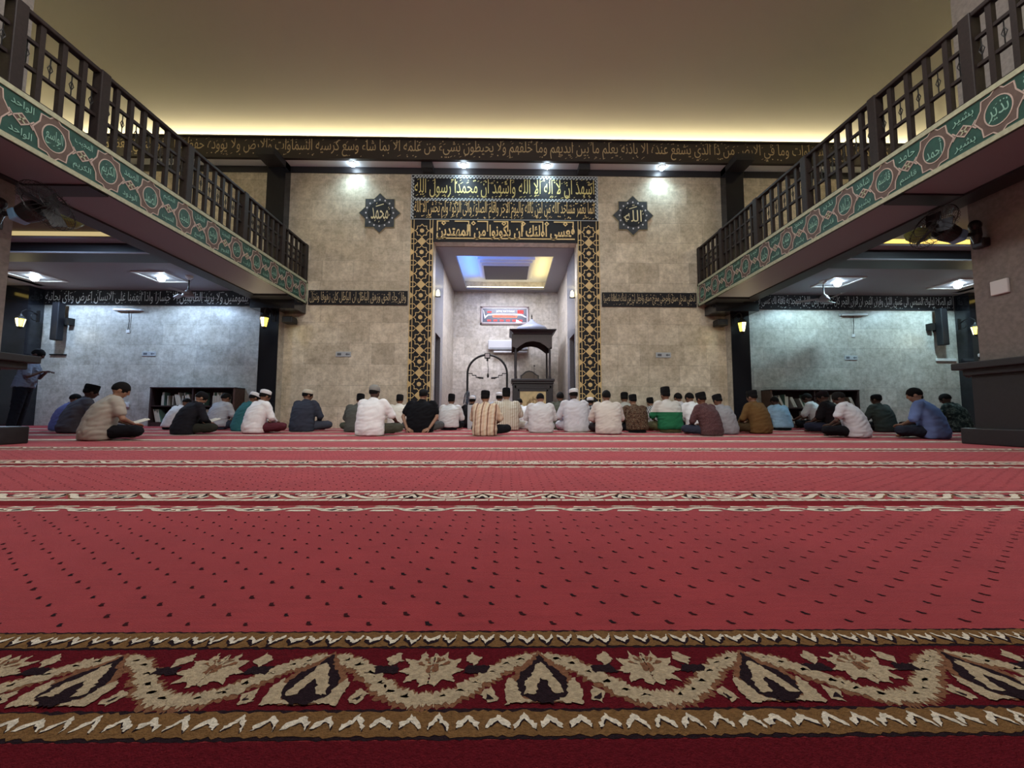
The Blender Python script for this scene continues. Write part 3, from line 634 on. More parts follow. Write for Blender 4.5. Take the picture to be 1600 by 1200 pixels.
def fascia(fx, s, names, label):
    y0, y1, z0, z1 = -2.0, WY - .022, 3.11, 3.68
    o = obj('balcony_fascia', MB().box((min(fx, fx + s * .03), y0, z0), (max(fx, fx + s * .03), y1, z1)), G_GREEN); tag(o, label, 'balcony front')
    fr = (Vector((fx, 0, 0)), Y3 * (1 if s < 0 else -1), Z3, X3 * (-s))        # u runs so that writing reads right way round
    d = 1 if s < 0 else -1
    mc, mr, ml, mt, mg = MB(), MB(), MB(), MB(), MB()
    for za, zb in ((z0, z0 + .055), (z1 - .055, z1)): mc.prism([(d * y0, za), (d * y1, za), (d * y1, zb), (d * y0, zb)][::d], fr, 0, .012)
    per = .607; n = 0; zc = (z0 + z1) / 2
    mc.prism([(d * (y1 - .05), z0), (d * y1, z0), (d * y1, z1), (d * (y1 - .05), z1)][::d], fr, 0, .012)
    k0 = int((4.331 - 2.3) / per)
    for i in range(-k0, 10):
        yc = 4.331 + i * per; u = d * yc
        if yc + .2 > y1: break
        pts = [(0, .255), (.055, .195), (.135, .19), (.145, .10), (.205, 0), (.145, -.10), (.135, -.19), (.055, -.195), (0, -.255), (-.055, -.195), (-.135, -.19), (-.145, -.10), (-.205, 0), (-.145, .10), (-.135, .19), (-.055, .195)]
        P = [(u + a, zc + b) for a, b in pts][::-1]
        mr.prism(P, fr, 0, .003); ml.ribbon(P, .011, fr, 0, .006, 0, True)
        obj('medallion', MB().prism(disc((u, zc), .112, .140, 24), fr, .003, .005), G_GREEN, o); ml.ribbon(disc((u, zc), .116, .145, 24), .011, fr, 0, .007, 0, True)
        letter(mt, names[(i * 3 + 30) % len(names)], (u - .085, zc - .09, u + .085, zc + .09), fr, .008, res=2, marks=5, seed=i + 40)
        um = d * (yc + per / 2)
        D = [(um - .075, zc), (um, zc - .062), (um + .075, zc), (um, zc + .062)]
        mr.prism(D, fr, 0, .003); ml.ribbon(D, .012, fr, 0, .006, 0, True)
        for q in (-1, 1): mc.ribbon([(um - .03, zc - q * .03), (um + .03, zc + q * .03)], .016, fr, 0, .008)
        for q in (-1, 1):
            ml.ribbon([(um + q * .075, zc), (um + q * .11, zc + .045)], .012, fr, 0, .006); ml.ribbon([(um + q * .075, zc), (um + q * .11, zc - .045)], .012, fr, 0, .006)
        letter(mt, names[(i * 5 + 31) % len(names)], (um - .10, zc + .095, um + .10, zc + .195), fr, .008, res=2, seed=i)
        letter(mt, names[(i * 7 + 33) % len(names)], (um - .10, zc - .195, um + .10, zc - .095), fr, .008, res=2, seed=i)
    obj('cream_edging', mc, G_CREAM, o); obj('star_panels', mr, G_RUST, o); obj('outlines', ml, G_LINE, o); obj('lettering', mt, G_TEXT, o)
fascia(FX0, -1, NAMES_L, 'green painted balcony front with star medallions above the left aisle')
fascia(FX1, 1, NAMES_R, 'green painted balcony front with star medallions above the right aisle')
def railing(fx, s, newels, label):
    t = thing('balcony_railing', label, 'railing', (fx + s * .05, 0, 3.68)); y0, y1, H = 2.0, WY - .02, .94
    r = MB().bbox((-.045, y0, H - .055), (.045, y1, H), .012); obj('handrail', r, WOOD, t)
    for z in (.02, .335, .635): obj('rail', MB().box((-.02, y0, z - .018), (.02, y1, z + .018)), WOOD, t)
    nm = MB().bbox((-.06, -.06, 0), (.06, .06, H + .0), .01).mesh('newel_post', WOOD)
    bm_ = MB().box((-.026, -.026, .03), (.026, .026, H - .05)).mesh('baluster', WOOD)
    r = MB().tube([(0, 0, .35), (0, 0, .62)], .006, 6)
    for q in (-1, 1): r.tube([(0, 0, .43), (0, q * .025, .485), (0, 0, .54)], .005, 5)
    r.ell((0, 0, .485), (.008, .008, .008), nu=8, nv=5); rm = r.mesh('iron_rod', IRON)
    ys = []
    for a, b in zip(newels, newels[1:]):
        n = max(2, round((b - a) / .2)); ys += [('n', a)] + [('b', a + (b - a) * i / n) for i in range(1, n)]
        for i in range(n): obj('iron_rod', rm, None, t, (0, a + (b - a) * (i + .5) / n, 0))
    ys.append(('n', newels[-1]))
    for k, y in ys: obj('newel_post' if k == 'n' else 'baluster', nm if k == 'n' else bm_, None, t, (0, y, 0))
railing(FX0, -1, [2.1, 3.0, 3.95, 4.83, 6.2, 7.58, 8.9, 9.95], 'dark wooden balcony railing above the left aisle')
railing(FX1, 1, [2.1, 3.0, 3.95, 5.05, 6.3, 7.6, 8.9, 9.95], 'dark wooden balcony railing above the right aisle')

# ------------------------------------------------------------------ big square columns of the hall
def column(s, fx, fy, nm):
    """fx, fy: face towards the hall and far face of the plinth step"""
    def b(m, g, z0, z1, r=0.0, L=1.15, gx=None):
        a, c = sorted((fx - s * g, fx + s * (L + g))); q = ((a, fy - L - g, z0), (c, fy + g, z1)); (m.bbox(*q, r) if r else m.box(*q)); return m
    sg, pg = (.155, .096) if s > 0 else (.195, .185)
    m = MB(); b(m, -sg, .2, 7.6); struct('column_' + nm, m, COLST)
    m = MB(); b(m, -pg, .2, .97); b(m, 0.0, 0, .205, .012); b(m, -.04, .88, .97, .012); b(m, .032, .96, 1.05, .012)
    tag(obj('column_plinth', m, mat('plinth_wood', (0.013, 0.012, 0.013), 0.5, var=.2, vscale=20)), 'dark panelled plinth with step and ledge around the big column on the %s' % nm, 'column plinth')
column(-1, -5.72, 4.95, 'left'); column(1, 5.95, 5.23, 'right')
# ------------------------------------------------------------------ lamps and small fixtures
def soffit_lamp(x, label):
    t = thing('downlight', label, 'ceiling lamp', (x, 9.86, 6.71), group='downlights under the frieze')
    obj('ring', MB().lathe([(.05, 0), (.085, 0), (.085, -.02), (.05, -.02)], 18), WHITE, t); obj('bulb', MB().ell((0, 0, -.035), (.075, .075, .055)), LEDW, t, sm=True)
for x, l in zip(SOFFIT_X, ('cool white downlight above the Muhammad star plaque', 'cool white downlight above the niche, on the Muhammad star side', 'cool white downlight above the niche, on the Allah star side', 'cool white downlight above the Allah star plaque')): soffit_lamp(x, l)
def aisle_lamp(x, y, z, label):
    t = thing('ceiling_light_panel', label, 'ceiling lamp', (x, y, z), group='square ceiling lights of the aisles')
    m = MB(); m.box((-.42, -.42, -.03), (.42, -.36, 0)).box((-.42, .36, -.03), (.42, .42, 0)).box((-.42, -.36, -.03), (-.36, .36, 0)).box((.36, -.36, -.03), (.42, .36, 0)); obj('frame', m, WHITE, t)
    obj('grille', MB().box((-.36, -.36, -.012), (.36, .36, 0)), mat('grille_grey', (.30, .30, .33), .6), t)
    obj('bulb', MB().ell((0, 0, -.06), (.085, .085, .075)), LEDW, t, sm=True)
AL = ['bright square ceiling light above the left bookcase', 'bright square ceiling light near the outer wall of the left aisle', 'bright square ceiling light above the right bookcase', 'bright square ceiling light near the outer wall of the right aisle',
      '', 'bright ceiling light beside the big right column']
for (x, y), l in zip(AISLE, AL):
    if l: aisle_lamp(x, y, 3.9 if y > 9 else 4.05, l)
LGLASS = mat('lantern_glass', (1, .9, .6), emit=(1.0, 0.92, 0.50), es=3.2); LWHITE = mat('lantern_bulb', (1, 1, 1), emit=(0.9, 1.0, 0.95), es=16); LGREEN = mat('lantern_side', (.9, .7, .2), emit=(1.0, 0.80, 0.10), es=1.6)
def lantern(x, y, z, label, side, yw):
    """hanging lantern on a scrolled iron arm fixed to the pillar face at depth yw"""
    t = thing('wall_lantern', label, 'lantern', (x, y, z), group='wall lanterns on the dark pillars')
    b = MB()
    for k in range(6):
        a0, a1 = 2 * pi * k / 6, 2 * pi * (k + 1) / 6
        b.add([(.06 * cos(a0), .06 * sin(a0), -.11), (.06 * cos(a1), .06 * sin(a1), -.11), (.10 * cos(a1), .10 * sin(a1), .10), (.10 * cos(a0), .10 * sin(a0), .10)], [(0, 1, 2, 3)], k % 2)
    obj('glass', b, [LGLASS, LGREEN], t); obj('bulb', MB().ell((0, -.02, 0), (.045, .045, .045)), LWHITE, t, sm=True)
    c = MB().lathe([(.115, .10), (.11, .125), (.05, .18), (.015, .24)], 6).lathe([(.065, -.11), (.05, -.135), (.012, -.16)], 6)
    for k in range(6): a = 2 * pi * k / 6; c.tube([(.06 * cos(a), .06 * sin(a), -.11), (.10 * cos(a), .10 * sin(a), .10)], .007, 4)
    obj('cap', c, IRON, t)
    d = yw - y; arm = [(0, 0, .24), (0, .01, .30), (0, d * .25, .38), (0, d * .6, .36), (0, d, .30)]
    q = MB().tube(arm, .014, 6).tube([(0, d * (.75 + .2 * cos(u)), .22 + .09 * sin(u)) for u in [i * .5 for i in range(12)]], .009, 5).box((-.04, d - .02, .1), (.04, d, .42)); obj('arm', q, IRON, t)
    lamp('POINT', 'lantern_light', (x, y - .14, z), 9, (1.0, .85, .5), .06)
lantern(-5.69, 9.42, 2.50, 'lit lantern on the dark pillar beside the left bookcase wall', -1, 9.8); lantern(5.62, 9.42, 2.45, 'lit lantern on the dark pillar beside the right bookcase wall', 1, 9.8)
lantern(-12.98, 10.8, 2.76, 'lit lantern on the far pillar behind the standing man', -1, 11.2); lantern(12.95, 10.8, 2.70, 'lit lantern on the far pillar behind the big right column', 1, 11.2)
for x, l in ((-1.80, 'small yellow lamp on the granite jamb of the niche, on the Muhammad star side'), (1.72, 'small yellow lamp on the granite jamb of the niche, on the Allah star side')):
    t = thing('jamb_lamp', l, 'lamp', (x, 10.38, 3.52)); obj('shade', MB().lathe([(.03, -.09), (.05, -.06), (.04, .05), (.015, .09)], 10), LGLASS, t); obj('bracket', MB().box((-.07, -.02, -.11), (.07, .02, -.09)), IRON, t)
for s, l in ((-1, 'black angled spotlight box on the stone wall under the left balcony end'), (1, 'black angled spotlight box on the stone wall under the right balcony end')):
    t = thing('wall_spotlight', l, 'spotlight', (s * 5.33, WY, 2.66)); obj('housing', MB().bbox((-.13, -.34, -.10), (.13, -.08, .06), .02), IRON, t); obj('arm', MB().box((-.03, -.1, -.03), (.03, 0, .03)), IRON, t); obj('lens', MB().box((-.10, -.35, -.08), (.10, -.338, .04)), mat('lens_glass', (.02, .02, .022), .2), t)
# column speakers, unlit tube lamps, plates, sockets on the aisle walls
for s, nm in ((-1, 'left'), (1, 'right')):
    x = s * 12.66; t = thing('column_speaker', 'black column loudspeaker hanging on the %s aisle wall' % nm, 'loudspeaker', (x, AY, 2.95))
    obj('cabinet', MB().bbox((-.10, -.30, -.56), (.10, -.12, .52), .02), BLACKP, t); obj('bracket', MB().box((-s * .02 - .05, -.12, -.12), (-s * .02 + .05, 0, .12)).box((-s * .20 - .06, -.16, -.10), (-s * .20 + .06, 0, .10)), IRON, t)
    x = s * (10.86 if s < 0 else 10.21); t = thing('tube_lamp', 'unlit tube lamp with a hanging pull cord on the %s aisle wall' % nm, 'lamp', (x, AY, 3.31))
    obj('housing', MB().bbox((-.40, -.09, -.03), (.40, 0, .035), .012), mat('lamp_metal', (.55, .57, .6), .3, metal=.6), t); obj('tube', MB().tube([(-.37, -.11, -.02), (.37, -.11, -.02)], .018, 8), WHITE, t); obj('cord', MB().tube([(.0, -.04, -.03), (.02, -.02, -.32), (-.01, -.02, -.58)], .008, 5), IRON, t)
    obj('switch', MB().bbox((-.05, -.03, -.66), (.04, -.005, -.57), .006), WHITE, t)
PL = mat('plate_grey', (.42, .45, .47), .4); PLD = mat('plate_mark', (.10, .11, .13), .5)
def plate(x, y, z, label):
    o = obj('wall_plate', MB().bbox((x - .19, y - .02, z - .065), (x + .19, y, z + .065), .005), PL); tag(o, label, 'sign')
    m = MB(); f = front(y - .02, x, z)
    m.prism([(-.15, -.03), (-.05, -.03), (-.05, .03), (-.15, .03)], f, 0, .003).prism([(.05, 0), (.10, -.035), (.10, .035)][::-1], f, 0, .003).prism([(.10, -.012), (.16, -.012), (.16, .012), (.10, .012)], f, 0, .003); obj('marks', m, PLD, o)
plate(-4.07, WY, 1.84, 'small grey arrow plate on the stone wall below the Muhammad star'); plate(3.96, WY, 1.86, 'small grey arrow plate on the stone wall below the Allah star')
plate(-10.23, AY, 2.05, 'small grey arrow plate on the aisle wall over the left bookcase'); plate(10.1, AY, 2.04, 'small grey arrow plate on the aisle wall over the right bookcase')
o = obj('wall_socket', MB().bbox((-10.83, AY - .03, .52), (-10.68, AY, .66), .01).bbox((-10.79, AY - .036, .555), (-10.72, AY - .028, .625), .003), WHITE); tag(o, 'white wall socket low on the aisle wall beside the left bookcase', 'socket')
o = obj('cable_duct', MB().bbox((12.62, AY - .05, 1.95), (13.2, AY, 2.03), .01), WHITE); tag(o, 'short white cable duct under the right column loudspeaker', 'cable duct')
o = obj('cable_duct', MB().bbox((-13.0, AY - .05, 2.0), (-12.55, AY, 2.03), .006), IRON); tag(o, 'thin dark ledge under the left column loudspeaker', 'ledge')
o = obj('junction_box', MB().bbox((6.07, 4.70, 1.86), (6.105, 4.88, 2.04), .01), WHITE); tag(o, 'white box mounted on the side of the big right column', 'box')
# ceiling fan and dome camera in the aisles
def ceiling_fan(x, y, z, label):
    t = thing('ceiling_fan', label, 'ceiling fan', (x, y, z)); fm_ = mat('fan_grey', (.30, .30, .32), .5)
    obj('canopy', MB().lathe([(.09, 0), (.085, -.05), (.02, -.11)], 14), WHITE, t); obj('rod', MB().tube([(0, 0, -.1), (0, 0, -.42)], .015, 8), IRON, t)
    obj('motor', MB().lathe([(.03, -.36), (.08, -.42), (.13, -.50), (.13, -.54), (.05, -.57)], 18), fm_, t)
    for k in range(3):
        a = 2 * pi * k / 3 + .4; T = Matrix.Rotation(a, 4, 'Z') @ Matrix.Rotation(.2, 4, 'X'); obj('blade', MB().bbox((.12, -.06, -.515), (.62, .06, -.505), .004, T=T), fm_, t)
ceiling_fan(8.35, 10.3, 3.9, 'ceiling fan with a bell motor hanging in the right aisle'); ceiling_fan(-8.2, 10.3, 3.9, 'ceiling fan with a bell motor hanging in the left aisle')

def wall_fan(s, px, py, pz, hy, label):
    """oscillating wall fan: base on the column at (px,py,pz), head leaning into the hall"""
    t = thing('wall_fan', label, 'fan', (px, py, pz)); K = mat('fan_black', (.014, .014, .016), .4)
    d = -s
    obj('base', MB().bbox((min(0, d * .10), -.12, -.16), (max(0, d * .10), .02, -.04), .02).lathe([(.03, -.1), (.055, .0), (.05, .09), (.02, .15)], 12, (d * .10, -.05, 0)), K, t)
    hx = d * .46; hz = .08
    obj('arm', MB().tube([(d * .08, -.04, .02), (d * .22, -.03, .02), (hx, 0, hz - .06)], .026, 8).ell((d * .12, -.06, .13), (.07, .06, .07)), K, t)
    T = Matrix.Translation((hx, 0, hz)) @ Matrix.Rotation(RAD(22) * -d, 4, 'Y') @ Matrix.Rotation(pi / 2 * d, 4, 'Y')      # head axis: local z points into the hall
    obj('motor', MB().lathe([(.05, -.16), (.10, -.13), (.115, -.03), (.10, .06), (.04, .08)], 18, T=T), K, t)
    obj('motor_cover', MB().bbox((-.07, -.08, -.24), (.07, .08, -.15), .02, T=T), mat('fan_blue', (.22, .45, .70), .4), t)
    c = MB()
    for k in range(36):
        a = 2 * pi * k / 36; p = [(.05, .22), (.16, .235), (.26, .20), (.285, .15), (.27, .10), (.18, .065), (.06, .05)]; c.tube([(r * cos(a), r * sin(a), z) for r, z in p], .0022, 4, T=T)
    for r, z in ((.285, .15), (.16, .235), (.05, .22), (.18, .065)): c.tube([(r * cos(2 * pi * k / 28), r * sin(2 * pi * k / 28), z) for k in range(29)], .004, 5, T=T)
    obj('cage', c, K, t)
    for k in range(3):
        a = 2 * pi * k / 3 + .3; Tb = T @ Matrix.Rotation(a, 4, 'Z') @ Matrix.Rotation(.45, 4, 'X'); obj('blade', MB().bbox((.035, -.075, .135), (.245, .075, .143), .003, T=Matrix.Translation(T.to_translation() * 0) @ T @ Matrix.Rotation(a, 4, 'Z') @ Matrix.Translation((0, 0, .14)) @ Matrix.Rotation(.4, 4, 'X') @ Matrix.Translation((0, 0, -.14))), K, t)
    obj('hub', MB().lathe([(.045, .09), (.045, .17), (.02, .19)], 12, T=T), K, t)
wall_fan(1, 6.105, 4.97, 2.66, 0, 'black wall fan on an arm from the big right column'); wall_fan(-1, -5.915, 4.58, 2.62, 0, 'black wall fan on an arm from the big left column')
for s, (x, y) in ((-1, (-6.75, 6.1)), (1, (6.80, 6.35))):
    o = obj('dome_shade', MB().lathe([(.02, -.17), (.10, -.15), (.17, -.08), (.19, 0)], 20, (x, y, 3.38)).lathe([(.03, .0), (.03, .64)], 8, (x, y, 3.38)), mat('green_shade', (.22, .27, .06), .4), sm=True); tag(o, 'green dome lamp shade hanging under the %s aisle ceiling' % ('left' if s < 0 else 'right'), 'lamp shade')

# ------------------------------------------------------------------ bookcases and their books
def bookcase(x0, x1, label, nm, seed, lean):
    y0, y1, H = 11.18, AY - .002, 1.045; t = thing('bookcase', label, 'bookcase', ((x0 + x1) / 2, y1, 0)); L = (x1 - x0) / 2; D = y0 - y1
    W_ = mat('bookcase_wood', (.040, .022, .020), .5, var=.2); SD = mat('bookcase_side', (.11, .055, .035), .5, var=.2)
    obj('side_panel', MB().box((-L, D, 0), (-L + .05, 0, H)), W_ if x0 < 0 else SD, t); obj('side_panel', MB().box((L - .05, D, 0), (L, 0, H)), SD if x0 < 0 else W_, t)
    obj('top', MB().bbox((-L - .01, D - .01, H), (L + .01, 0, H + .03), .008), W_, t); obj('back_panel', MB().box((-L, -.02, 0), (L, 0, H)), W_, t)
    for z in (.08, .54): obj('shelf', MB().box((-L + .05, D + .01, z), (L - .05, -.02, z + .03)), W_, t)
    obj('plinth', MB().box((-L, D + .01, 0), (L, D + .04, .08)), W_, t); obj('divider', MB().box((-.02, D + .01, .11), (.02, -.02, H)), W_, t)
    rb = random.Random(seed); cols = [(.50, .46, .38), (.42, .40, .36), (.55, .50, .40), (.30, .30, .28), (.12, .22, .18), (.36, .28, .20), (.48, .48, .46)]
    protos = {}
    for zi, z in enumerate((.11, .57)):
        for half in (-1, 1):
            x = (-L + .07) if half < 0 else .04; xe = -.04 if half < 0 else L - .07
            run = 0
            while True:
                if run == 0 and rb.random() < .10: x += rb.uniform(.08, .3)
                ci = rb.randrange(len(cols)); th = (.017, .024, .032)[ci % 3]; h = (.27, .31, .36)[(ci * 2) % 3]; a = 0
                if run > 0: run -= 1; a = lean
                elif rb.random() < .22: run = rb.randint(1, 4); a = lean; x += .37 * math.sin(-a) + .004
                if x + th / cos(a) > xe: break
                if ci not in protos:
                    b = MB().box((0, .01, 0), (th, .21, h), 0).box((.003, .006, .003), (th - .003, .2, h - .003), 1); protos[ci] = b.mesh('book', [mat('book_cover_%s' % 'abcdefg'[ci], cols[ci], .6), mat('book_pages', (.6, .56, .46), .8)])
                o = bpy.data.objects.new('book', protos[ci]); COL.objects.link(o); o.location = (t.location.x + x, y0 + .04, z + .002); o.rotation_euler = (0, a, 0)
                tag(o, 'book standing on the %s shelf of the %s bookcase' % ('lower' if zi == 0 else 'upper', nm), 'book', 'books on the %s shelf of the %s bookcase' % ('lower' if zi == 0 else 'upper', nm)); x += th / cos(a) + .004
bookcase(-9.77, -7.46, 'low dark bookcase full of pale books against the left aisle wall', 'left', 3, -.25); bookcase(7.40, 9.92, 'low dark bookcase full of pale books against the right aisle wall', 'right', 5, -.42)

# ------------------------------------------------------------------ furniture of the niche
def mimbar():
    cx, cy = .82, 12.95; t = thing('pulpit', 'dark wooden canopied pulpit with blue grey onion dome in the niche', 'pulpit', (cx, cy, 0)); W_ = mat('pulpit_wood', (.018, .013, .015), .5, var=.2, vscale=18); W2 = mat('pulpit_wood_light', (.036, .022, .019), .5, var=.2, vscale=18)
    w_, d = .62, .55
    m = MB().bbox((-w_, -d, 0), (w_, d, 1.30), .012)
    m.box((-w_ + .06, -d - .015, .1), (-w_ + .10, -d, 1.24)).box((w_ - .10, -d - .015, .1), (w_ - .06, -d, 1.24)).box((-w_ + .06, -d - .015, 1.16), (w_ - .06, -d, 1.24)).box((-w_ + .16, -d - .02, .15), (-w_ + .20, -d, 1.12)).box((w_ - .20, -d - .02, .15), (w_ - .16, -d, 1.12)).box((-w_ + .16, -d - .02, 1.07), (w_ - .16, -d, 1.12))
    obj('body', m, W_, t)
    obj('counter', MB().bbox((-.67, -.62, 1.37), (.67, .58, 1.45), .015).bbox((-.64, -.585, 1.30), (.64, .57, 1.37), .012), W_, t)
    p = obj('gold_panel', MB().box((-.40, -d - .012, .30), (.40, -d + .01, 1.06)), mat('gold_panel', (.55, .43, .20), .4, var=.15, vscale=9), t)
    f = (Vector((0, -d - .012, 0)), X3, Z3, -Y3); m = MB(); rq = random.Random(9)
    for k in range(5):
        pts = [(.22 * cos(a + k) * (.5 + .1 * k), .70 + .2 * sin(a * 1.3 + k) * (.6 + .08 * k)) for a in [i * .3 for i in range(12)]]; m.ribbon(pts, .02, f, 0, .004)
    letter(m, 'الله', (-.2, .55, .2, .9), f, .005, res=2); obj('lettering', m, mat('panel_bronze', (.25, .17, .06), .4), p)
    for sx in (-1, 1):
        for sy in (-1, 1): obj('post', MB().lathe([(.035, 1.45), (.045, 1.50), (.03, 1.56), (.035, 2.0), (.03, 2.5), (.04, 2.62), (.04, 2.75)], 10, (sx * .53, sy * .47, 0)), W_, t, sm=True)
    m = MB()
    arch = [(-.60, 2.45), (-.50, 2.40), (-.38, 2.50), (-.22, 2.60), (0, 2.64), (.22, 2.60), (.38, 2.50), (.50, 2.40), (.60, 2.45)]
    for fr in ((Vector((0, -.52, 0)), X3, Z3, -Y3), (Vector((0, .50, 0)), X3, Z3, -Y3)):
        for (a, b) in zip(arch, arch[1:]): m.prism([a, b, (b[0], 2.86), (a[0], 2.86)], fr, -.05, 0)
    for sx in (-1, 1):
        fr = (Vector((sx * .60, 0, 0)), Y3, Z3, X3)
        for (a, b) in zip(arch, arch[1:]): m.prism([(a[0] * .88, a[1]), (b[0] * .88, b[1]), (b[0] * .88, 2.86), (a[0] * .88, 2.86)], fr, -.05, 0)
    obj('arched_frieze', m, W2, t)
    m = MB(); rings = [(.60, .54, 2.84), (.62, .56, 2.88), (.66, .60, 2.92), (.72, .66, 2.96), (.73, .67, 2.99)]
    for (a, b, z0), (c, e, z1) in zip(rings, rings[1:]): m.add([(-a, -b, z0), (a, -b, z0), (a, b, z0), (-a, b, z0), (-c, -e, z1), (c, -e, z1), (c, e, z1), (-c, e, z1)], [(0, 1, 5, 4), (1, 2, 6, 5), (2, 3, 7, 6), (3, 0, 4, 7), (4, 5, 6, 7), (3, 2, 1, 0)])
    obj('cornice', m, W_, t)
    dm = obj('dome', MB().lathe([(.42, 2.99), (.49, 3.02), (.515, 3.08), (.50, 3.13), (.47, 3.17), (.36, 3.22), (.22, 3.28), (.12, 3.35), (.06, 3.41), (.02, 3.45)], 28), mat('dome_paint', (.20, .22, .29), .35), t, sm=True)
    obj('spire', MB().lathe([(.02, 3.44), (.03, 3.47), (.012, 3.50), (.025, 3.53), (.006, 3.62)], 10), IRON, dm, sm=True)
    bk = [(-.30, 1.45), (.30, 1.45), (.30, 1.62), (.24, 1.64), (.10, 1.75), (-.02, 1.78), (-.14, 1.75), (-.26, 1.64), (-.30, 1.62)]
    obj('seat_back', MB().prism(bk, (Vector((-.06, .12, 0)), X3, Z3, -Y3), -.05, 0), W_, t); obj('cushion_panel', MB().prism([(a * .86, 1.45 + (b - 1.45) * .86) for a, b in bk], (Vector((-.06, .115, 0)), X3, Z3, -Y3), 0, .012), mat('seat_leather', (.14, .10, .07), .5), t)
    g = thing('gooseneck_microphone', 'thin gooseneck microphone standing on the pulpit counter', 'microphone', (.87, 12.55, 1.451)); obj('neck', MB().tube([(0, 0, 0), (0, -.02, .2), (0, -.02, .40)], .006, 6).lathe([(.04, 0), (.04, .015)], 10), IRON, g); obj('head', MB().ell((0, -.02, .42), (.022, .022, .03)), IRON, g, sm=True)
    o = obj('folded_book', MB().bbox((1.24, 12.62, 1.451), (1.42, 12.85, 1.485), .006), IRON); tag(o, 'small dark book lying on the pulpit counter corner', 'book')
mimbar()
def mic_arch():
    cx, cy = -.60, 12.6; t = thing('microphone_arch', 'black arched microphone stand with stepped side arms in the niche', 'microphone stand', (cx, cy, 0)); r = .62; zc = 1.62
    obj('arch', MB().tube([(-r, 0, 0), (-r, 0, .8), (-r, 0, zc)] + [(-r * cos(a), 0, zc + r * .96 * sin(a)) for a in [pi * i / 20 for i in range(1, 20)]] + [(r, 0, zc), (r, 0, .8), (r, 0, 0)], .034, 10), IRON, t, sm=True)
    for s in (-1, 1):
        obj('foot', MB().bbox((s * r - .06, -.2, 0), (s * r + .06, .2, .03), .01), IRON, t)
        z = 1.63; a = MB()
        for x0, x1, zz in ((.60, .46, z), (.48, .34, z - .06), (.36, .22, z - .12)): a.box((min(s * x0, s * x1), -.012, zz - .012), (max(s * x0, s * x1), .012, zz + .012)); a.box((min(s * x1, s * (x1 + .02)), -.012, zz - .06), (max(s * x1, s * (x1 + .02)), .012, zz))
        obj('arm', a, IRON, t); obj('microphone', MB().tube([(s * .30, 0, z - .14), (s * .22, 0, z - .14), (s * .12, 0, z - .145)], [.012, .03, .028], 10), IRON, t, sm=True)
    o = obj('box', MB().bbox((-.09, -.05, 2.10), (.09, .05, 2.27), .01), IRON, t); obj('face', MB().box((-.065, -.058, 2.125), (.065, -.05, 2.245)), mat('box_face', (.30, .25, .24), .4), o)
    obj('cord', MB().tube([(0, 0, 2.1), (.01, 0, 1.95), (.03, 0, 1.75), (.02, 0, 1.60)], .010, 6).bbox((-.03, -.02, 2.02), (.03, .02, 2.1), .005), IRON, t); obj('microphone', MB().tube([(.02, 0, 1.64), (.02, 0, 1.56), (.02, 0, 1.50)], [.015, .038, .03], 10), IRON, t, sm=True)
mic_arch()
t = thing('air_conditioner', 'white split air conditioner on the niche wall behind the pulpit', 'air conditioner', (.1, NY, 2.5))
obj('body', MB().bbox((-.75, -.24, .12), (.65, 0, .46), .03), mat('ac_white', (.50, .50, .53), .4), t); obj('outlet', MB().box((-.70, -.25, .125), (.60, -.2, .19)), mat('ac_grey', (.25, .25, .27), .5), t); obj('flap', MB().bbox((-.55, -.30, .0), (.62, -.10, .06), .01), mat('ac_white', (.50, .50, .53), .4), t)
# digital prayer time board
cb = thing('prayer_time_board', 'framed digital prayer time board with red figures on the niche wall', 'display board', (-.072, NY, 3.875)); w_, h = .865, .325
m = MB(); m.box((-w_, -.06, -h), (w_, 0, -h + .05)).box((-w_, -.06, h - .04), (w_, 0, h)).box((-w_, -.06, -h), (-w_ + .04, 0, h)).box((w_ - .04, -.06, -h), (w_, 0, h)); obj('frame', m, mat('board_frame', (.22, .15, .15), .4), cb)
m = MB(); m.box((-w_ + .04, -.055, -h + .05), (w_ - .04, -.05, -h + .075)).box((-w_ + .04, -.055, h - .075), (w_ - .04, -.05, h - .04)).box((-w_ + .04, -.055, -h + .05), (-w_ + .075, -.05, h - .04)).box((w_ - .075, -.055, -h + .05), (w_ - .04, -.05, h - .04)); obj('inner_frame', m, mat('board_silver', (.62, .58, .62), .3), cb)
f = (Vector((0, -.04, 0)), X3, Z3, -Y3); sc = obj('screen', MB().box((-w_ + .05, -.04, -h + .05), (w_ - .05, -.01, h - .05)), mat('board_blue', (.06, .065, .10), .25, emit=(.16, .17, .26), es=.15), cb)
m = MB(); m.ribbon([(-.76, .20), (-.72, .0), (-.70, -.07), (-.60, .02), (-.3, .05), (.3, .05), (.60, .03), (.77, -.06)], [.01, .025, .05, .035, .03, .035, .05, .03], f, 0, .003)
letter(m, 'JADWAL WAKTU SHALAT', (-.30, .10, .36, .19), f, .004, arabic=False); m.prism([(.42, -.14), (.62, -.24), (.55, -.25), (.40, -.25)][::-1], f, 0, .004)
obj('lettering', m, mat('board_white', (.85, .85, .9), .4, emit=(.8, .85, 1), es=.7), sc)
RL = mat('red_led', (.6, .05, .04), emit=(1.0, .04, .05), es=.85); m = MB()
for u0, v0, u1, v1 in [(.46, .07, .68, .20), (-.62, .10, -.47, .15)] + [(-.62 + i * .225, -.21, -.49 + i * .225, -.15) for i in range(6)]:
    obj('red_display', MB().prism([(u0, v0), (u1, v0), (u1, v1), (u0, v1)], f, 0, .004), RL, sc)
m = MB().prism([(-.42, -.07), (.44, -.07), (.46, -.005), (-.44, .015)], f, 0, .005); obj('running_text_strip', m, mat('orange_led', (1, .2, .1), emit=(1.0, .20, .12), es=.8), sc)
m = MB(); letter(m, '1:53', (.47, .075, .68, .205), f, .008, arabic=False)
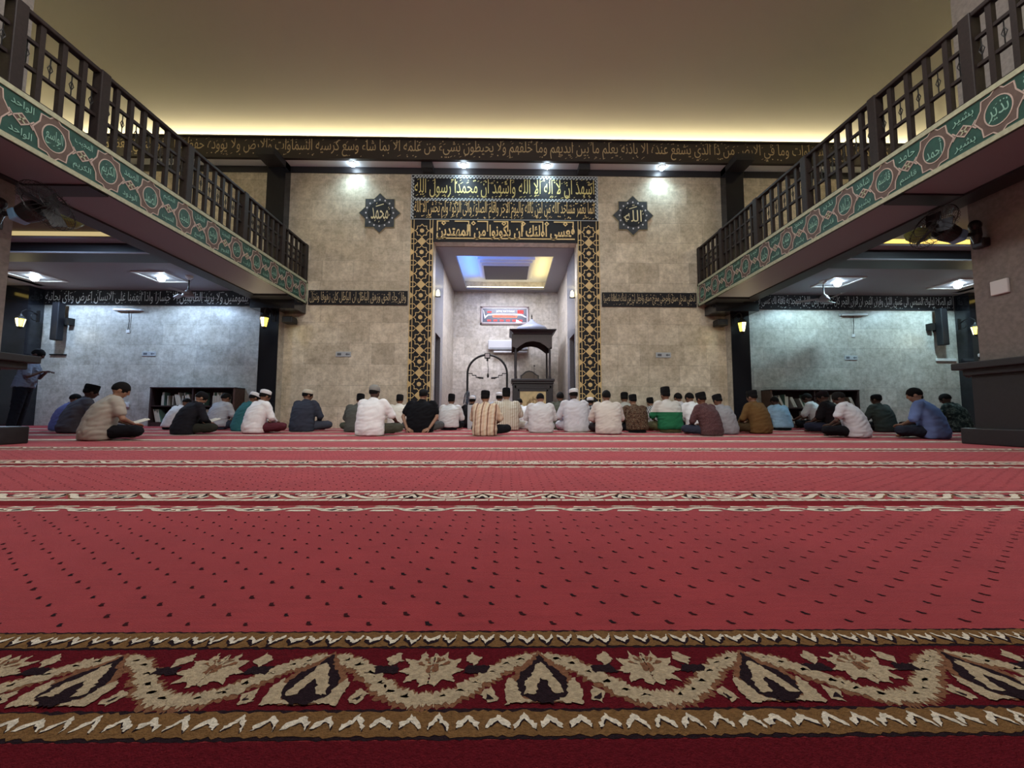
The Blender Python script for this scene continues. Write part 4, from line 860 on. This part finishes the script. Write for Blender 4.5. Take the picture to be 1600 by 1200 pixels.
for i in range(18): m.prism([(-.36 + i * .042, -.05), (-.335 + i * .042, -.05), (-.335 + i * .042, -.012), (-.36 + i * .042, -.012)], f, .004, .008)
obj('digits', m, mat('digit_dark', (.12, .0, .0), .5), sc)
# pedestal fan and grey box by the niche
t = thing('pedestal_fan', 'grey blue pedestal fan turned edge-on beside the microphone arch', 'fan', (-1.02, 11.2, 0)); K = mat('fan_greyblue', (.07, .09, .12), .4)
obj('base', MB().lathe([(.20, 0), (.19, .03), (.03, .06)], 20), K, t); obj('pole', MB().tube([(0, 0, .05), (0, 0, .78)], .015, 8), K, t)
T = Matrix.Translation((0, 0, .82)) @ Matrix.Rotation(RAD(78), 4, 'Y') @ Matrix.Rotation(RAD(12), 4, 'X')
obj('motor', MB().lathe([(.04, -.12), (.08, -.10), (.085, .0), (.03, .03)], 14, T=Matrix.Translation((.06, 0, .80)) @ Matrix.Rotation(-pi / 2, 4, 'Y')), K, t)
c = MB(); T = Matrix.Translation((-.06, 0, .78)) @ Matrix.Rotation(-pi / 2 + .15, 4, 'Y')
for k in range(32):
    a = 2 * pi * k / 32; c.tube([(r * cos(a), r * sin(a), z) for r, z in ((.03, .07), (.15, .08), (.21, .03), (.22, .0), (.20, -.03), (.05, -.05))], .003, 4, T=T)
for r, z in ((.215, .01), (.15, .08)): c.tube([(r * cos(2 * pi * k / 24), r * sin(2 * pi * k / 24), z) for k in range(25)], .005, 5, T=T)
obj('cage', c, K, t)
for k in range(3): obj('blade', MB().bbox((.03, -.07, -.004), (.18, .07, .004), .002, T=T @ Matrix.Rotation(2 * pi * k / 3, 4, 'Z') @ Matrix.Rotation(.4, 4, 'X')), K, t)
o = obj('amplifier_box', MB().bbox((-.93, 9.72, 0), (-.71, 9.86, .58), .01).box((-.89, 9.714, .30), (-.75, 9.72, .5)), mat('box_grey', (.50, .51, .53), .5)); tag(o, 'light grey box standing on the floor behind the man in white by the fan', 'box')
# ------------------------------------------------------------------ people
SKIN = [mat('skin_brown', (.20, .095, .055), .55, var=.08), mat('skin_tan', (.32, .18, .115), .55, var=.08), mat('skin_dark', (.085, .042, .028), .55, var=.08)]
EYE = mat('eye_dark', (.02, .015, .012), .2); LIP = mat('lip', (.19, .075, .06), .5)
HAIR = mat('black_hair', (.007, .006, .006), .75, spec=.15, bump=.5, bscale=180); HAIRG = mat('grey_hair', (.10, .09, .085), .6, bump=.5, bscale=180)
CAPS = {}
def cloth(name, c): return mat('cloth_' + name, c, .9, spec=.12, var=.07, vscale=9)
def remesh(name, mb, mats, vox, sm_it, wr=0.0, seed=0, wscale=(9, 9, 22)):
    me = mb.mesh(name, mats); o = bpy.data.objects.new(name, me); COL.objects.link(o)
    md = o.modifiers.new('r', 'REMESH'); md.mode = 'VOXEL'; md.voxel_size = vox; md.use_smooth_shade = True
    bpy.context.view_layer.update(); dg = bpy.context.evaluated_depsgraph_get(); n = bpy.data.meshes.new_from_object(o.evaluated_get(dg))
    bpy.data.objects.remove(o); bpy.data.meshes.remove(me)
    bm = bmesh.new(); bm.from_mesh(n)
    for _ in range(sm_it): bmesh.ops.smooth_vert(bm, verts=bm.verts, factor=.5, use_axis_x=True, use_axis_y=True, use_axis_z=True)
    if wr:
        off = Vector((seed * 3.1, seed * 1.7, seed * .9)); bm.normal_update()
        for v in bm.verts:
            q = Vector((v.co.x * wscale[0] + v.co.z * 6, v.co.y * wscale[1], v.co.z * wscale[2] - v.co.x * 7)) + off
            a = noise.noise(q); b = noise.noise(q * 2.1 + Vector((5, 5, 5)))
            v.co += v.normal * (wr * ((abs(a) * 2 - .6) * 1.0 + b * .35))
            if v.co.z < .002: v.co.z = .002
    bm.to_mesh(n); bm.free()
    for m in (mats if isinstance(mats, list) else [mats]):
        if m.name not in [x.name for x in n.materials if x]: n.materials.append(m)
    for p in n.polygons: p.use_smooth = True; p.material_index = 0
    return n
def join_extra(me, mb, mats):
    """append the small parts in mb (material indices into mats) to the mesh me"""
    ex = mb.mesh('extra', mats); bm = bmesh.new(); bm.from_mesh(me); k = len(bm.faces); bm.from_mesh(ex); bm.to_mesh(me); bm.free(); bpy.data.meshes.remove(ex)
    me.materials.clear()
    for m in mats: me.materials.append(m)
    for p in me.polygons: p.use_smooth = True
    return me
def hand(mb, wrist, d, up, side, curl=.5):
    """palm, four fingers and a thumb; d: pointing direction, up: back of the hand, side: +1 thumb towards d x up"""
    d = Vector(d).normalized(); up = Vector(up); up = (up - d * up.dot(d)).normalized(); sd = d.cross(up) * side; W0 = Vector(wrist)
    T = Matrix((( sd.x, d.x, up.x, W0.x), (sd.y, d.y, up.y, W0.y), (sd.z, d.z, up.z, W0.z), (0, 0, 0, 1)))
    mb.ell((0, .045, 0), (.040, .052, .016), 0, T)
    for i, (x, L) in enumerate(((.030, .070), (.010, .078), (-.010, .072), (-.029, .056))):
        p0 = Vector((x, .085, .002)); p1 = p0 + Vector((x * .15, cos(curl * .4), -sin(curl * .4))) * L * .45; p2 = p1 + Vector((0, cos(curl), -sin(curl))) * L * .32; p3 = p2 + Vector((0, cos(curl * 1.6), -sin(curl * 1.6))) * L * .25
        mb.tube([p0 - Vector((0, .02, 0)), p0, p1, p2, p3, p3 + (p3 - p2) * .25], [.008, .0092, .0086, .0080, .0070, .002], 6, 0, T)
    mb.tube([(.030, .02, -.004), (.048, .045, -.012), (.055, .070, -.018), (.054, .086, -.022), (.053, .09, -.023)], [.012, .0105, .0095, .0075, .002], 6, 0, T)
def head_parts(T, b, ex):
    """head grown into the body mesh b; eyes and lips into ex"""
    b.ell((0, -.006, .015), (.078, .097, .100), 0, T).ell((0, .028, -.035), (.056, .066, .078), 0, T).ell((0, .060, -.078), (.028, .026, .024), 0, T)
    b.capsule((0, .088, .022), (0, .106, -.012), .010, .015, 8, 0, T).ell((0, .082, .036), (.052, .018, .012), 0, T)
    for s in (-1, 1): b.ell((s * .078, -.005, -.006), (.011, .022, .034), 0, T).ell((s * .040, .060, -.020), (.022, .025, .022), 0, T)
    for s in (-1, 1): ex.ell((s * .031, .083, .018), (.013, .011, .008), 1, T, 10, 6)
    ex.ell((0, .090, -.048), (.024, .012, .0065), 2, T, 10, 6)
def hair_mesh(T, short=True):
    m = MB(); nu, nv = 22, 14; r = (.086, .105, .108); pts = {}; R2 = random.Random(5); vs = []; fs = []
    for i in range(nv + 1):
        for k in range(nu):
            a = pi * i / nv; t = 2 * pi * k / nu; x, y, z = sin(a) * cos(t), sin(a) * sin(t), cos(a); lo = .34 * (y + 1) - .62 + (.06 if abs(x) > .8 else 0)
            if z < lo: z = lo - (lo - z) * .10; q = math.sqrt(max(0, 1 - lo * lo)) * (.93); n_ = math.hypot(x, y) or 1; x, y = x / n_ * q, y / n_ * q
            j = 1 + R2.uniform(-.012, .012); vs.append((x * r[0] * j, -.008 + y * r[1] * j, .018 + z * r[2] * j))
    for i in range(nv):
        for k in range(nu): fs.append((i * nu + k, (i + 1) * nu + k, (i + 1) * nu + (k + 1) % nu, i * nu + (k + 1) % nu))
    fs.append(tuple(range(nv * nu, (nv + 1) * nu))); m.add(vs, fs, 0, T); return m
def cap_mesh(kind, T):
    m = MB(); T = T @ Matrix.Translation((0, -.012, .048)) @ Matrix.Rotation(RAD(4), 4, 'X')
    if kind == 'peci': m.lathe([(.088, .0), (.090, .03), (.087, .082), (.080, .090), (.05, .084)], 26, sx=.98, sy=1.17, T=T)
    elif kind == 'tall': m.lathe([(.088, .0), (.089, .04), (.085, .112), (.078, .120), (.05, .114)], 26, sx=.98, sy=1.17, T=T)
    elif kind == 'kufi': m.lathe([(.087, -.005), (.092, .012), (.092, .05), (.084, .066), (.055, .080), (.02, .086)], 26, sx=.98, sy=1.15, T=T)
    elif kind == 'skull': m.lathe([(.088, -.012), (.091, .008), (.085, .035), (.068, .060), (.04, .073), (.01, .077)], 26, sx=.98, sy=1.15, T=T)
    elif kind == 'beanie': m.lathe([(.086, -.02), (.092, .0), (.090, .03), (.080, .062), (.05, .088), (.012, .097)], 26, sx=.98, sy=1.15, T=T)
    elif kind == 'ball':
        m.lathe([(.088, -.01), (.092, .015), (.084, .05), (.06, .073), (.02, .082)], 24, sx=.98, sy=1.13, T=T); m.prism([(-.06, .08), (.06, .08), (.055, .15), (.0, .17), (-.055, .15)], (T.to_translation(), (T.to_3x3() @ X3), (T.to_3x3() @ Y3), (T.to_3x3() @ Z3)), .0, .012)
    return m
def person(x, y, hz, rz, label, shirt, trous=(.02, .02, .025), cap=None, capc=None, sleeve='long', hair='short', bow=20, yaw=0, lean=0.0, skin=0, arms='lap', wide=1.0,  dx=0.0, robe=False, smat=None, knees=(1, 1), group='people sitting on the carpet'):
    top0 = {None: .825, 'peci': .855, 'tall': .875, 'kufi': .85, 'skull': .84, 'beanie': .855, 'ball': .845}[cap] - .0011 * max(0, bow - 10)
    s = max(.78, min(1.16, hz / top0)); zs = hz / top0 / s; sk = SKIN[skin]
    ty = .02 + lean * .8; wide *= 1.10; rg_ = random.Random(int((x * 37 + y * 91) * 10))
    hx = dx / s
    nk = Vector((hx * .6, .085 + ty, .575)); hc = nk + Vector((hx * .4, .025 + .0011 * bow, .126 - .0008 * bow))
    T = Matrix.Translation(hc) @ Matrix.Rotation(RAD(yaw), 4, 'Z') @ Matrix.Rotation(RAD(-bow), 4, 'X') @ Matrix.Scale(.95, 4)
    b = MB(); ex = MB(); W = wide
    b.loft([(0, 0, .025, .15, .12), (0, 0, .12, .165, .13), (0, .015 + ty * .2, .27, .14, .105), (hx * .3, .045 + ty * .6, .42, .15, .105), (hx * .5, .07 + ty, .51, .125, .08), (hx * .6, .085 + ty, .56, .055, .05)], 16)
    b.capsule(nk - Vector((0, .005, .03)), hc + Vector((0, -.012, -.045)), .056, .052, 12)
    head_parts(T, b, ex)
    sh = [Vector((hx * .5 + i * .172 * W, .07 + ty, .515)) for i in (-1, 1)]
    if arms == 'lap': el = [Vector((hx * .3 + i * .245 * W, .13 + ty, .285)) for i in (-1, 1)]; wr = [Vector((i * .13, .30 + ty * .5, .215)) for i in (-1, 1)]; hd = [Vector((-i * .55, .8, -.12)) for i in (-1, 1)]
    elif arms == 'back': el = [Vector((i * .315, .0, .285)) for i in (-1, 1)]; wr = [Vector((i * .20, -.155, .075)) for i in (-1, 1)]; hd = [Vector((-i * .8, -.35, -.42)) for i in (-1, 1)]
    elif arms == 'book': el = [Vector((i * .23 * W, .17 + ty, .31)) for i in (-1, 1)]; wr = [Vector((i * .12, .36 + ty * .5, .225)) for i in (-1, 1)]; hd = [Vector((-i * .5, .85, .05)) for i in (-1, 1)]
    elif arms == 'knee': el = [Vector((i * .25 * W, .17 + ty, .30)) for i in (-1, 1)]; wr = [Vector((i * .24, .38, .225)) for i in (-1, 1)]; hd = [Vector((i * .1, .9, -.45)) for i in (-1, 1)]
    for i in (0, 1):
        b.capsule(sh[i], el[i], .044, .036, 10); b.capsule(el[i], wr[i], .036, .026, 10); sd = -1 if i == 0 else 1
        hand(ex, wr[i], hd[i], (0, 0, 1) if arms != 'back' else (0, -.6, .6), 1 if i == 0 else -1, .55)
    kn = [Vector((-.34 * knees[0], .30, .125)), Vector((.34 * knees[1], .30, .125))]; an = [Vector((.10, .30, .06)), Vector((-.12, .36, .055))]
    for i in (0, 1):
        sd = -1 if i == 0 else 1
        b.capsule((sd * .085, .02, .10), kn[i], .070, .055, 10); b.capsule(kn[i], an[i], .052, .036, 10)
        ft = an[i] + Vector((-sd * -.0 + (.07 if i == 0 else -.07), .0, -.012)); b.ell(ft, (.085, .036, .030)).ell(ft + Vector((.055 if i == 0 else -.055, .01, -.006)), (.045, .04, .022))
    body = remesh('person', b, [sk, EYE, LIP], .0125, 2)
    body = join_extra(body, ex, [sk, EYE, LIP])
    o = obj('person', body, None); o.location = (x, y, 0.003); o.rotation_euler = (0, 0, rz); o.scale = (s, s, s * zs); tag(o, label, 'person', None)
    # trousers or robe skirt
    tm = MB(); k = 1.0 if not robe else 1.12
    tm.loft([(0, .0, .004, .195 * k, .165 * k), (0, .0, .10, .195, .160), (0, .01, .20, .175, .140)], 18)
    for i in (0, 1):
        sd = -1 if i == 0 else 1
        tm.capsule((sd * .085, .02, .105), kn[i], .098 * k, .080 * k, 12); tm.capsule(kn[i], an[i] * .86 + kn[i] * .14, .078 * k, .055 * k, 12)
    tc_ = trous if not isinstance(trous, tuple) else cloth('t%02d%02d%02d' % tuple(int(v * 99) for v in trous), trous)
    obj('trousers' if not robe else 'robe_skirt', remesh('trousers', tm, [tc_], .0135, 3, .006, rg_.random() * 9), None, o)
    # shirt
    sm_ = MB(); hem = .004 if rg_.random() < .75 or robe else .06
    sm_.loft([(0, -.012, hem, .205 * W, .175), (0, -.014, .11, .214 * W, .186), (hx * .15, -.002 + ty * .2, .22, .205 * W, .180), (hx * .3, .018 + ty * .5, .36, .212 * W, .174), (hx * .42, .038 + ty * .8, .46, .210 * W, .156), (hx * .48, .055 + ty * .95, .52, .188 * W, .126), (hx * .54, .068 + ty, .555, .135 * W, .096), (hx * .6, .080 + ty, .582, .086, .072), (hx * .62, .088 + ty, .602, .067, .062)], 20)
    for i in (0, 1):
        sm_.capsule(sh[i] - (sh[1 - i] - sh[i]).normalized() * -.03, sh[i] * .6 + el[i] * .4, .086, .076, 12)
        if sleeve == 'long': sm_.capsule(sh[i], el[i], .074, .064, 12); sm_.capsule(el[i], wr[i] * .92 + el[i] * .08, .062, .045, 12)
        elif sleeve == 'half': sm_.capsule(sh[i], el[i] * .88 + sh[i] * .12, .076, .070, 12)
        else: sm_.capsule(sh[i], el[i] * .62 + sh[i] * .38, .078, .074, 12)
    sc_ = smat or cloth('s%02d%02d%02d' % tuple(int(v * 99) for v in shirt), shirt)
    so = obj('shirt' if not robe else 'robe', remesh('shirt', sm_, [sc_], .0135, 4, .0075, rg_.random() * 20, (5, 5, 13)), None, o)
    co = MB(); co.lathe([(.066, -.018), (.063, .012), (.058, .018), (.056, -.01)], 18, T=Matrix.Translation(nk + Vector((0, .003, .012))) @ Matrix.Rotation(RAD(-14), 4, 'X'), sy=.95); obj('collar', co, sc_, o, sm=True)
    if hair: obj('hair', hair_mesh(T), HAIR if hair != 'grey' else HAIRG, o, sm=True)
    if cap:
        c = capc or (.008, .008, .009); obj('cap', cap_mesh(cap, T), cloth('c%02d%02d%02d' % tuple(int(v * 99) for v in c), c), o, sm=True)
    return o
K_ = (.010, .010, .013); WH = (.84, .84, .85); CR = (.76, .72, .64); NAVY = (.035, .042, .065)
WC = (.72, .72, .74); OL = (.075, .08, .055)
ST1 = stripes('cloth_tan_stripes', [(0, (.62, .47, .33)), (.30, (.68, .58, .44)), (.55, (.60, .42, .29)), (.68, (.16, .07, .045)), (.82, (.64, .48, .36))], 8.6, 0)
ST2 = stripes('cloth_cream_stripes', [(0, (.62, .56, .46)), (.7, (.40, .32, .23))], 24.0, 0)
ST3 = stripes('cloth_bw_stripes', [(0, (.60, .60, .60)), (.5, (.015, .015, .02))], 26.0, 0)
BATIK = stripes('cloth_batik', [(0, (.045, .022, .014)), (.44, (.13, .075, .045)), (.52, (.05, .028, .018)), (.58, (.20, .15, .10)), (.64, (.06, .035, .02))], 26.0, kind='noise')
CAMO = stripes('cloth_camo', [(0, (.012, .02, .02)), (.45, (.035, .05, .045)), (.55, (.10, .125, .11)), (.62, (.03, .04, .035))], 15.0, kind='noise')
MAROON = stripes('cloth_maroon_fleck', [(0, (.075, .035, .038)), (.5, (.12, .06, .062)), (.6, (.09, .04, .045))], 60.0, kind='noise')
PLAID = stripes('cloth_plaid', [(0, (.62, .62, .62)), (.3, (.16, .16, .17)), (.7, (.015, .015, .018))], 11.0, kind='plaid')
GREEN2 = stripes('cloth_cream_green', [(0, (.018, .15, .065)), (.375, (.60, .57, .53))], 1.0, 2, kind='lin')
P = person; d2 = RAD
P(-8.96, 8.30, .76, d2(-30), 'boy in a periwinkle blue shirt sitting behind the man in grey', (.17, .20, .46), K_, sleeve='half', bow=25, dx=.05)
P(-7.87, 7.47, .914, d2(-35), 'man in a plain grey shirt and black cap beside the aisle wall', (.12, .125, .15), K_, 'peci', sleeve='half', bow=18, lean=.03, dx=.07, wide=1.1, skin=2)
P(-5.47, 5.51, .80, d2(-36), 'bareheaded man in a khaki short sleeved shirt reading, nearest on the left side', (.40, .365, .31), K_, sleeve='short', bow=30, yaw=-14, lean=.03, arms='lap', skin=1, dx=.06, wide=1.16, knees=(1, 1.3))
P(-5.51, 7.01, .755, d2(-34), 'man all in black bent over a book in front of the left bookcase', (.016, .016, .021), (.03, .03, .024), 'skull', (.012, .012, .014), bow=40, yaw=-10, lean=.05, arms='lap', skin=1, dx=.07, wide=1.16, knees=(1, 1.25))
P(-6.39, 9.03, .827, d2(-20), 'man in a light grey shirt and navy trousers between the black and teal shirts', (.40, .42, .47), NAVY, sleeve='half', bow=24, dx=.02)
P(-5.42, 8.40, .83, d2(-30), 'man in a teal shirt and white rimmed cap', (.035, .135, .150), K_, 'kufi', WC, bow=26, lean=.02, dx=.06, skin=0)
P(-4.59, 7.45, .83, d2(-30), 'man in a white shirt, white cap and maroon trousers by the dark pillar', WH, (.10, .025, .035), 'kufi', WC, bow=20, dx=.03, skin=0, knees=(1, 1.1))
P(-4.10, 8.20, .888, d2(-12), 'man in navy with a beige skullcap sitting alone against the stone wall', (.04, .045, .065), (.05, .055, .075), 'skull', (.55, .50, .40), bow=14, yaw=-35, dx=-.02, wide=1.02)
P(-3.02, 8.15, .785, d2(5), 'man in olive grey half hidden behind the white shirt with grey beanie', (.09, .095, .085), OL, 'peci', bow=18, dx=.05)
P(-2.25, 6.74, .881, d2(-14), 'man in a white short sleeved shirt, grey beanie and olive trousers', WH, (.065, .065, .048), 'beanie', (.27, .27, .25), sleeve='half', bow=12, dx=-.03, wide=1.05, skin=2, arms='knee')
P(-2.43, 9.10, .816, d2(0), 'man in a cream shirt and dark cap against the gold star border', CR, K_, 'peci', (.02, .012, .012), bow=16, wide=1.05, knees=(0.68, 0.68))
P(-1.71, 8.05, .895, d2(0), 'man in a black T-shirt leaning back on both hands', (.008, .008, .010), (.10, .10, .10), 'skull', (.02, .022, .024), sleeve='short', bow=10, arms='back', skin=1, wide=1.14, dx=.03)
P(-1.30, 9.2, .835, d2(-6), 'man in a white shirt and black cap next to the pedestal fan', (.66, .66, .66), K_, 'tall', bow=14, dx=.02, wide=1.05, knees=(0.68, 0.68))
P(-.93, 10.6, .87, d2(0), 'man in a black shirt and white cap mostly hidden by the striped shirt', (.012, .012, .014), K_, 'kufi', WC, bow=10, dx=.03)
P(-.36, 6.82, .785, d2(-12), 'man in a tan and brown striped shirt with black cap and black trousers', (.5, .4, .3), K_, 'peci', bow=14, smat=ST1, dx=-.03, skin=1, sleeve='half', knees=(.8, 1.05))
P(-.19, 10.95, .99, d2(0), 'man in pale blue with a white cap seen between two black caps', (.42, .47, .55), K_, 'kufi', WC, bow=8)
P(.0, 9.05, .975, d2(0), 'man in a cream striped shirt and tall black cap near the niche middle', CR, (.5, .46, .40), 'tall', sleeve='half', bow=14, smat=ST2, wide=1.12, skin=1)
P(.39, 10.0, .77, d2(12), 'small figure in white squeezed between the cream stripes and the white robe', WH, (.5, .48, .45), bow=26, dx=-.03)
P(.69, 8.03, .80, d2(0), 'bareheaded man in a plain white robe in front of the pulpit', (.64, .63, .64), (.62, .60, .60), bow=26, robe=True, wide=1.1, skin=1, knees=(0.68, 0.68))
P(1.32, 9.72, .923, d2(0), 'bareheaded man in olive green at the edge of the niche', (.075, .08, .06), OL, bow=8, wide=1.0, knees=(0.68, 0.68))
P(1.45, 8.38, .94, d2(8), 'man in a white robe and white cap before the niche jamb', (.60, .58, .62), (.58, .56, .60), 'kufi', WC, bow=14, robe=True, wide=1.06, skin=2, knees=(0.68, 0.68))
P(2.02, 9.55, .80, d2(0), 'boy in a black and white plaid shirt with a white cap against the gold border', WH, K_, 'kufi', WC, bow=8, smat=PLAID, knees=(0.68, 0.68))
P(1.89, 7.46, .834, d2(0), 'bareheaded man in a long sleeved cream shirt', (.62, .57, .52), (.025, .02, .022), bow=8, wide=1.06, skin=0, knees=(0.68, 0.68))
P(2.79, 9.43, .905, d2(0), 'man in pale grey with a black cap behind the brown batik shirt', (.42, .42, .38), K_, 'peci', bow=18, yaw=-10, dx=.03, knees=(0.68, 0.68))
P(2.64, 8.13, .793, d2(8), 'man in a brown patterned batik shirt and black cap', (.1, .06, .04), K_, 'peci', bow=14, smat=BATIK, wide=1.08, dx=-.02, skin=1, knees=(0.68, 0.68))
P(3.50, 9.57, .79, d2(10), 'boy in a black and white striped shirt and black cap', WH, K_, 'peci', bow=16, smat=ST3, skin=1, knees=(0.68, 0.68))
P(3.33, 8.17, .955, d2(10), 'man in a cream and green colour block shirt with tall black cap', CR, (.11, .10, .05), 'tall', sleeve='half', bow=12, smat=GREEN2, wide=1.06, skin=0, knees=(0.68, 0.68))
P(4.22, 9.51, .90, d2(15), 'bareheaded man in white behind the cream and green shirt', (.60, .60, .64), (.28, .27, .28), bow=14, sleeve='half', dx=-.05, knees=(0.68, 0.68))
P(4.10, 8.72, .86, d2(25), 'bareheaded man in white almost hidden behind the maroon shirt', WH, K_, bow=22, dx=.03, skin=0, knees=(0.68, 0.68))
P(3.56, 6.99, .778, d2(26), 'man in a maroon flecked shirt, black cap and dark blue trousers', (.1, .05, .05), (.03, .035, .055), 'peci', bow=18, smat=MAROON, dx=-.04, wide=1.06, lean=.02)
P(4.16, 7.55, .77, d2(22), 'man in a pale grey shirt and black cap beside the right dark pillar', (.30, .30, .32), K_, 'peci', bow=22, dx=-.05, lean=.03)
P(4.96, 7.85, .876, d2(28), 'man in a brown shirt and black cap before the right bookcase', (.145, .080, .030), (.06, .04, .02), 'peci', bow=12, wide=1.06, dx=.02)
P(6.52, 9.47, .815, d2(8), 'bareheaded boy in a light blue shirt facing the right bookcase', (.28, .45, .62), K_, bow=18, dx=-.05, skin=2)
P(7.95, 10.15, .93, d2(40), 'man in a white polo shirt reaching towards the right bookcase', (.60, .62, .64), K_, sleeve='half', bow=32, arms='knee', lean=.05, dx=-.05, skin=2)
P(6.60, 8.06, .889, d2(35), 'man in a black T-shirt and black ball cap with navy trousers', (.012, .010, .012), (.02, .022, .04), 'ball', (.016, .010, .012), sleeve='half', bow=22, skin=2, yaw=10)
P(7.1, 8.75, .80, d2(30), 'person in dark red partly hidden between the ball cap and the white T-shirt', (.07, .025, .03), K_, bow=20, skin=2)
P(5.70, 6.51, .76, d2(36), 'man in a white T-shirt and black trousers bent forward on the right', (.60, .60, .64), K_, sleeve='short', bow=36, yaw=14, arms='lap', lean=.05, skin=2, wide=1.16, dx=-.05, knees=(1.3, 1))
P(8.27, 8.73, .859, d2(12), 'man in dark green with a black cap alone against the right aisle wall', (.055, .07, .065), K_, 'skull', K_, bow=10, yaw=15, skin=2, wide=1.04)
P(6.73, 6.29, .82, d2(36), 'man in a blue shirt and dark trousers nearest the big right column', (.17, .25, .52), (.025, .03, .045), sleeve='half', bow=22, yaw=14, arms='lap', skin=1, wide=1.18, lean=.03, dx=-.06, knees=(1.3, 1))
P(8.85, 8.35, .86, d2(45), 'person in bright blue hidden beyond the man in the blue shirt', (.06, .17, .42), K_, sleeve='half', bow=20, dx=.02, skin=2)
P(9.95, 8.75, .86, d2(20), 'person in a camouflage pattern shirt beside the step of the right column', (.06, .07, .06), K_, bow=30, smat=CAMO, skin=2, dx=-.06, wide=1.06)
P(-7.35, 9.0, .70, d2(-15), 'person in white almost hidden behind the man all in black', WH, K_, bow=40, lean=.05, dx=.14, skin=0)
# books being read
def open_book(x, y, z, rz, label, page=(.62, .58, .48)):
    m = MB().prism([(-.13, 0), (-.07, .018), (0, .004), (.07, .018), (.13, 0), (.13, -.006), (0, -.004), (-.13, -.006)][::-1], (Vector((0, 0, 0)), X3, Z3, -Y3), -.09, .09, 0)
    o = obj('open_book', m, mat('open_pages', page, .8)); o.location = (x, y, z); o.rotation_euler = (RAD(20), 0, rz); tag(o, label, 'book')
open_book(-5.24, 5.86, .245, d2(-36), 'open book held by the man in the khaki shirt'); open_book(-5.29, 7.36, .235, d2(-34), 'open book held by the man all in black')

def standing(x, y, H, rz, label, shirt, trous, cap=None, capc=None, lean=.0, bow=20, yaw=0):
    s = H / 1.72; b = MB(); ex = MB(); L = lean
    def q(z): return L * max(0, z - .5)
    nk = Vector((0, q(1.45) + .02, 1.44)); hc = nk + Vector((0, .03 + .001 * bow, .145)); T = Matrix.Translation(hc) @ Matrix.Rotation(RAD(yaw), 4, 'Z') @ Matrix.Rotation(RAD(-bow), 4, 'X')
    b.loft([(0, q(.86), .84, .14, .10), (0, q(.95), .95, .15, .11), (0, q(1.1), 1.1, .125, .09), (0, q(1.28), 1.28, .15, .10), (0, q(1.39), 1.39, .13, .085), (0, q(1.45), 1.45, .055, .05)], 16)
    b.capsule(nk, hc + Vector((0, -.012, -.045)), .055, .052, 12); head_parts(T, b, ex)
    sh = [Vector((i * .175, q(1.37), 1.37)) for i in (-1, 1)]; el = [Vector((i * .225, q(1.1) + .10, 1.10)) for i in (-1, 1)]; wr = [Vector((i * .08, q(1.15) + .24, 1.22)) for i in (-1, 1)]
    hp = [Vector((i * .09, q(.9), .88)) for i in (-1, 1)]; kn = [Vector((i * .10, .03, .48)) for i in (-1, 1)]; an = [Vector((i * .11, -.02, .085)) for i in (-1, 1)]
    for i in (0, 1):
        b.capsule(sh[i], el[i], .045, .036, 10); b.capsule(el[i], wr[i], .036, .026, 10); hand(ex, wr[i], (-.3 if i else .3, .9, .2), (0, -.2, 1), 1 if i == 0 else -1, .9)
        b.capsule(hp[i], kn[i], .082, .055, 10); b.capsule(kn[i], an[i], .052, .036, 10); b.ell(an[i] + Vector((0, .07, -.05)), (.042, .12, .033)); b.ell(an[i] + Vector((0, -.01, -.03)), (.036, .045, .05))
    me = join_extra(remesh('person', b, [SKIN[2], EYE, LIP], .0125, 2), ex, [SKIN[2], EYE, LIP]); o = obj('person', me, None); o.location = (x, y, .003); o.rotation_euler = (0, 0, rz); o.scale = (s, s, s); tag(o, label, 'person')
    tm = MB().loft([(0, q(.8), .80, .165, .13), (0, q(.95), .95, .17, .13), (0, q(1.0), 1.02, .16, .12)], 18)
    for i in (0, 1): tm.capsule(hp[i], kn[i], .112, .085, 12); tm.capsule(kn[i], an[i] + Vector((0, 0, .02)), .083, .072, 12)
    obj('trousers', remesh('trousers', tm, [cloth('dt', trous)], .015, 3, .006, 3), None, o)
    sm_ = MB().loft([(0, q(.88) + .0, .88, .20, .165), (0, q(1.0), 1.0, .195, .16), (0, q(1.15), 1.15, .18, .145), (0, q(1.3), 1.30, .195, .14), (0, q(1.39), 1.40, .155, .10), (0, q(1.45) + .01, 1.45, .075, .066), (0, q(1.47) + .015, 1.47, .066, .062)], 20)
    for i in (0, 1): sm_.capsule(sh[i], el[i] * .8 + sh[i] * .2, .076, .07, 12)
    sc_ = cloth('st%02d%02d' % (int(shirt[0] * 99), int(shirt[2] * 99)), shirt); obj('shirt', remesh('shirt', sm_, [sc_], .014, 3, .009, 5), None, o)
    obj('hair', hair_mesh(T), HAIR, o, sm=True)
    if cap: obj('cap', cap_mesh(cap, T), cloth('stc', capc), o, sm=True)
standing(-10.12, 8.5, 1.72, d2(-62), 'man standing in a grey T-shirt and dark trousers by the left column', (.20, .235, .30), (.014, .016, .022), lean=.16, bow=32)
standing(10.12, 8.25, 1.70, d2(10), 'standing person in a white cap seen over the ledge of the right column', (.10, .10, .11), (.02, .02, .02), 'kufi', WC, bow=10)
for o in list(bpy.data.objects):
    if o.type == 'MESH' and o.parent is None and 'label' not in o.keys() and 'kind' not in o.keys(): print('UNTAGGED', o.name)
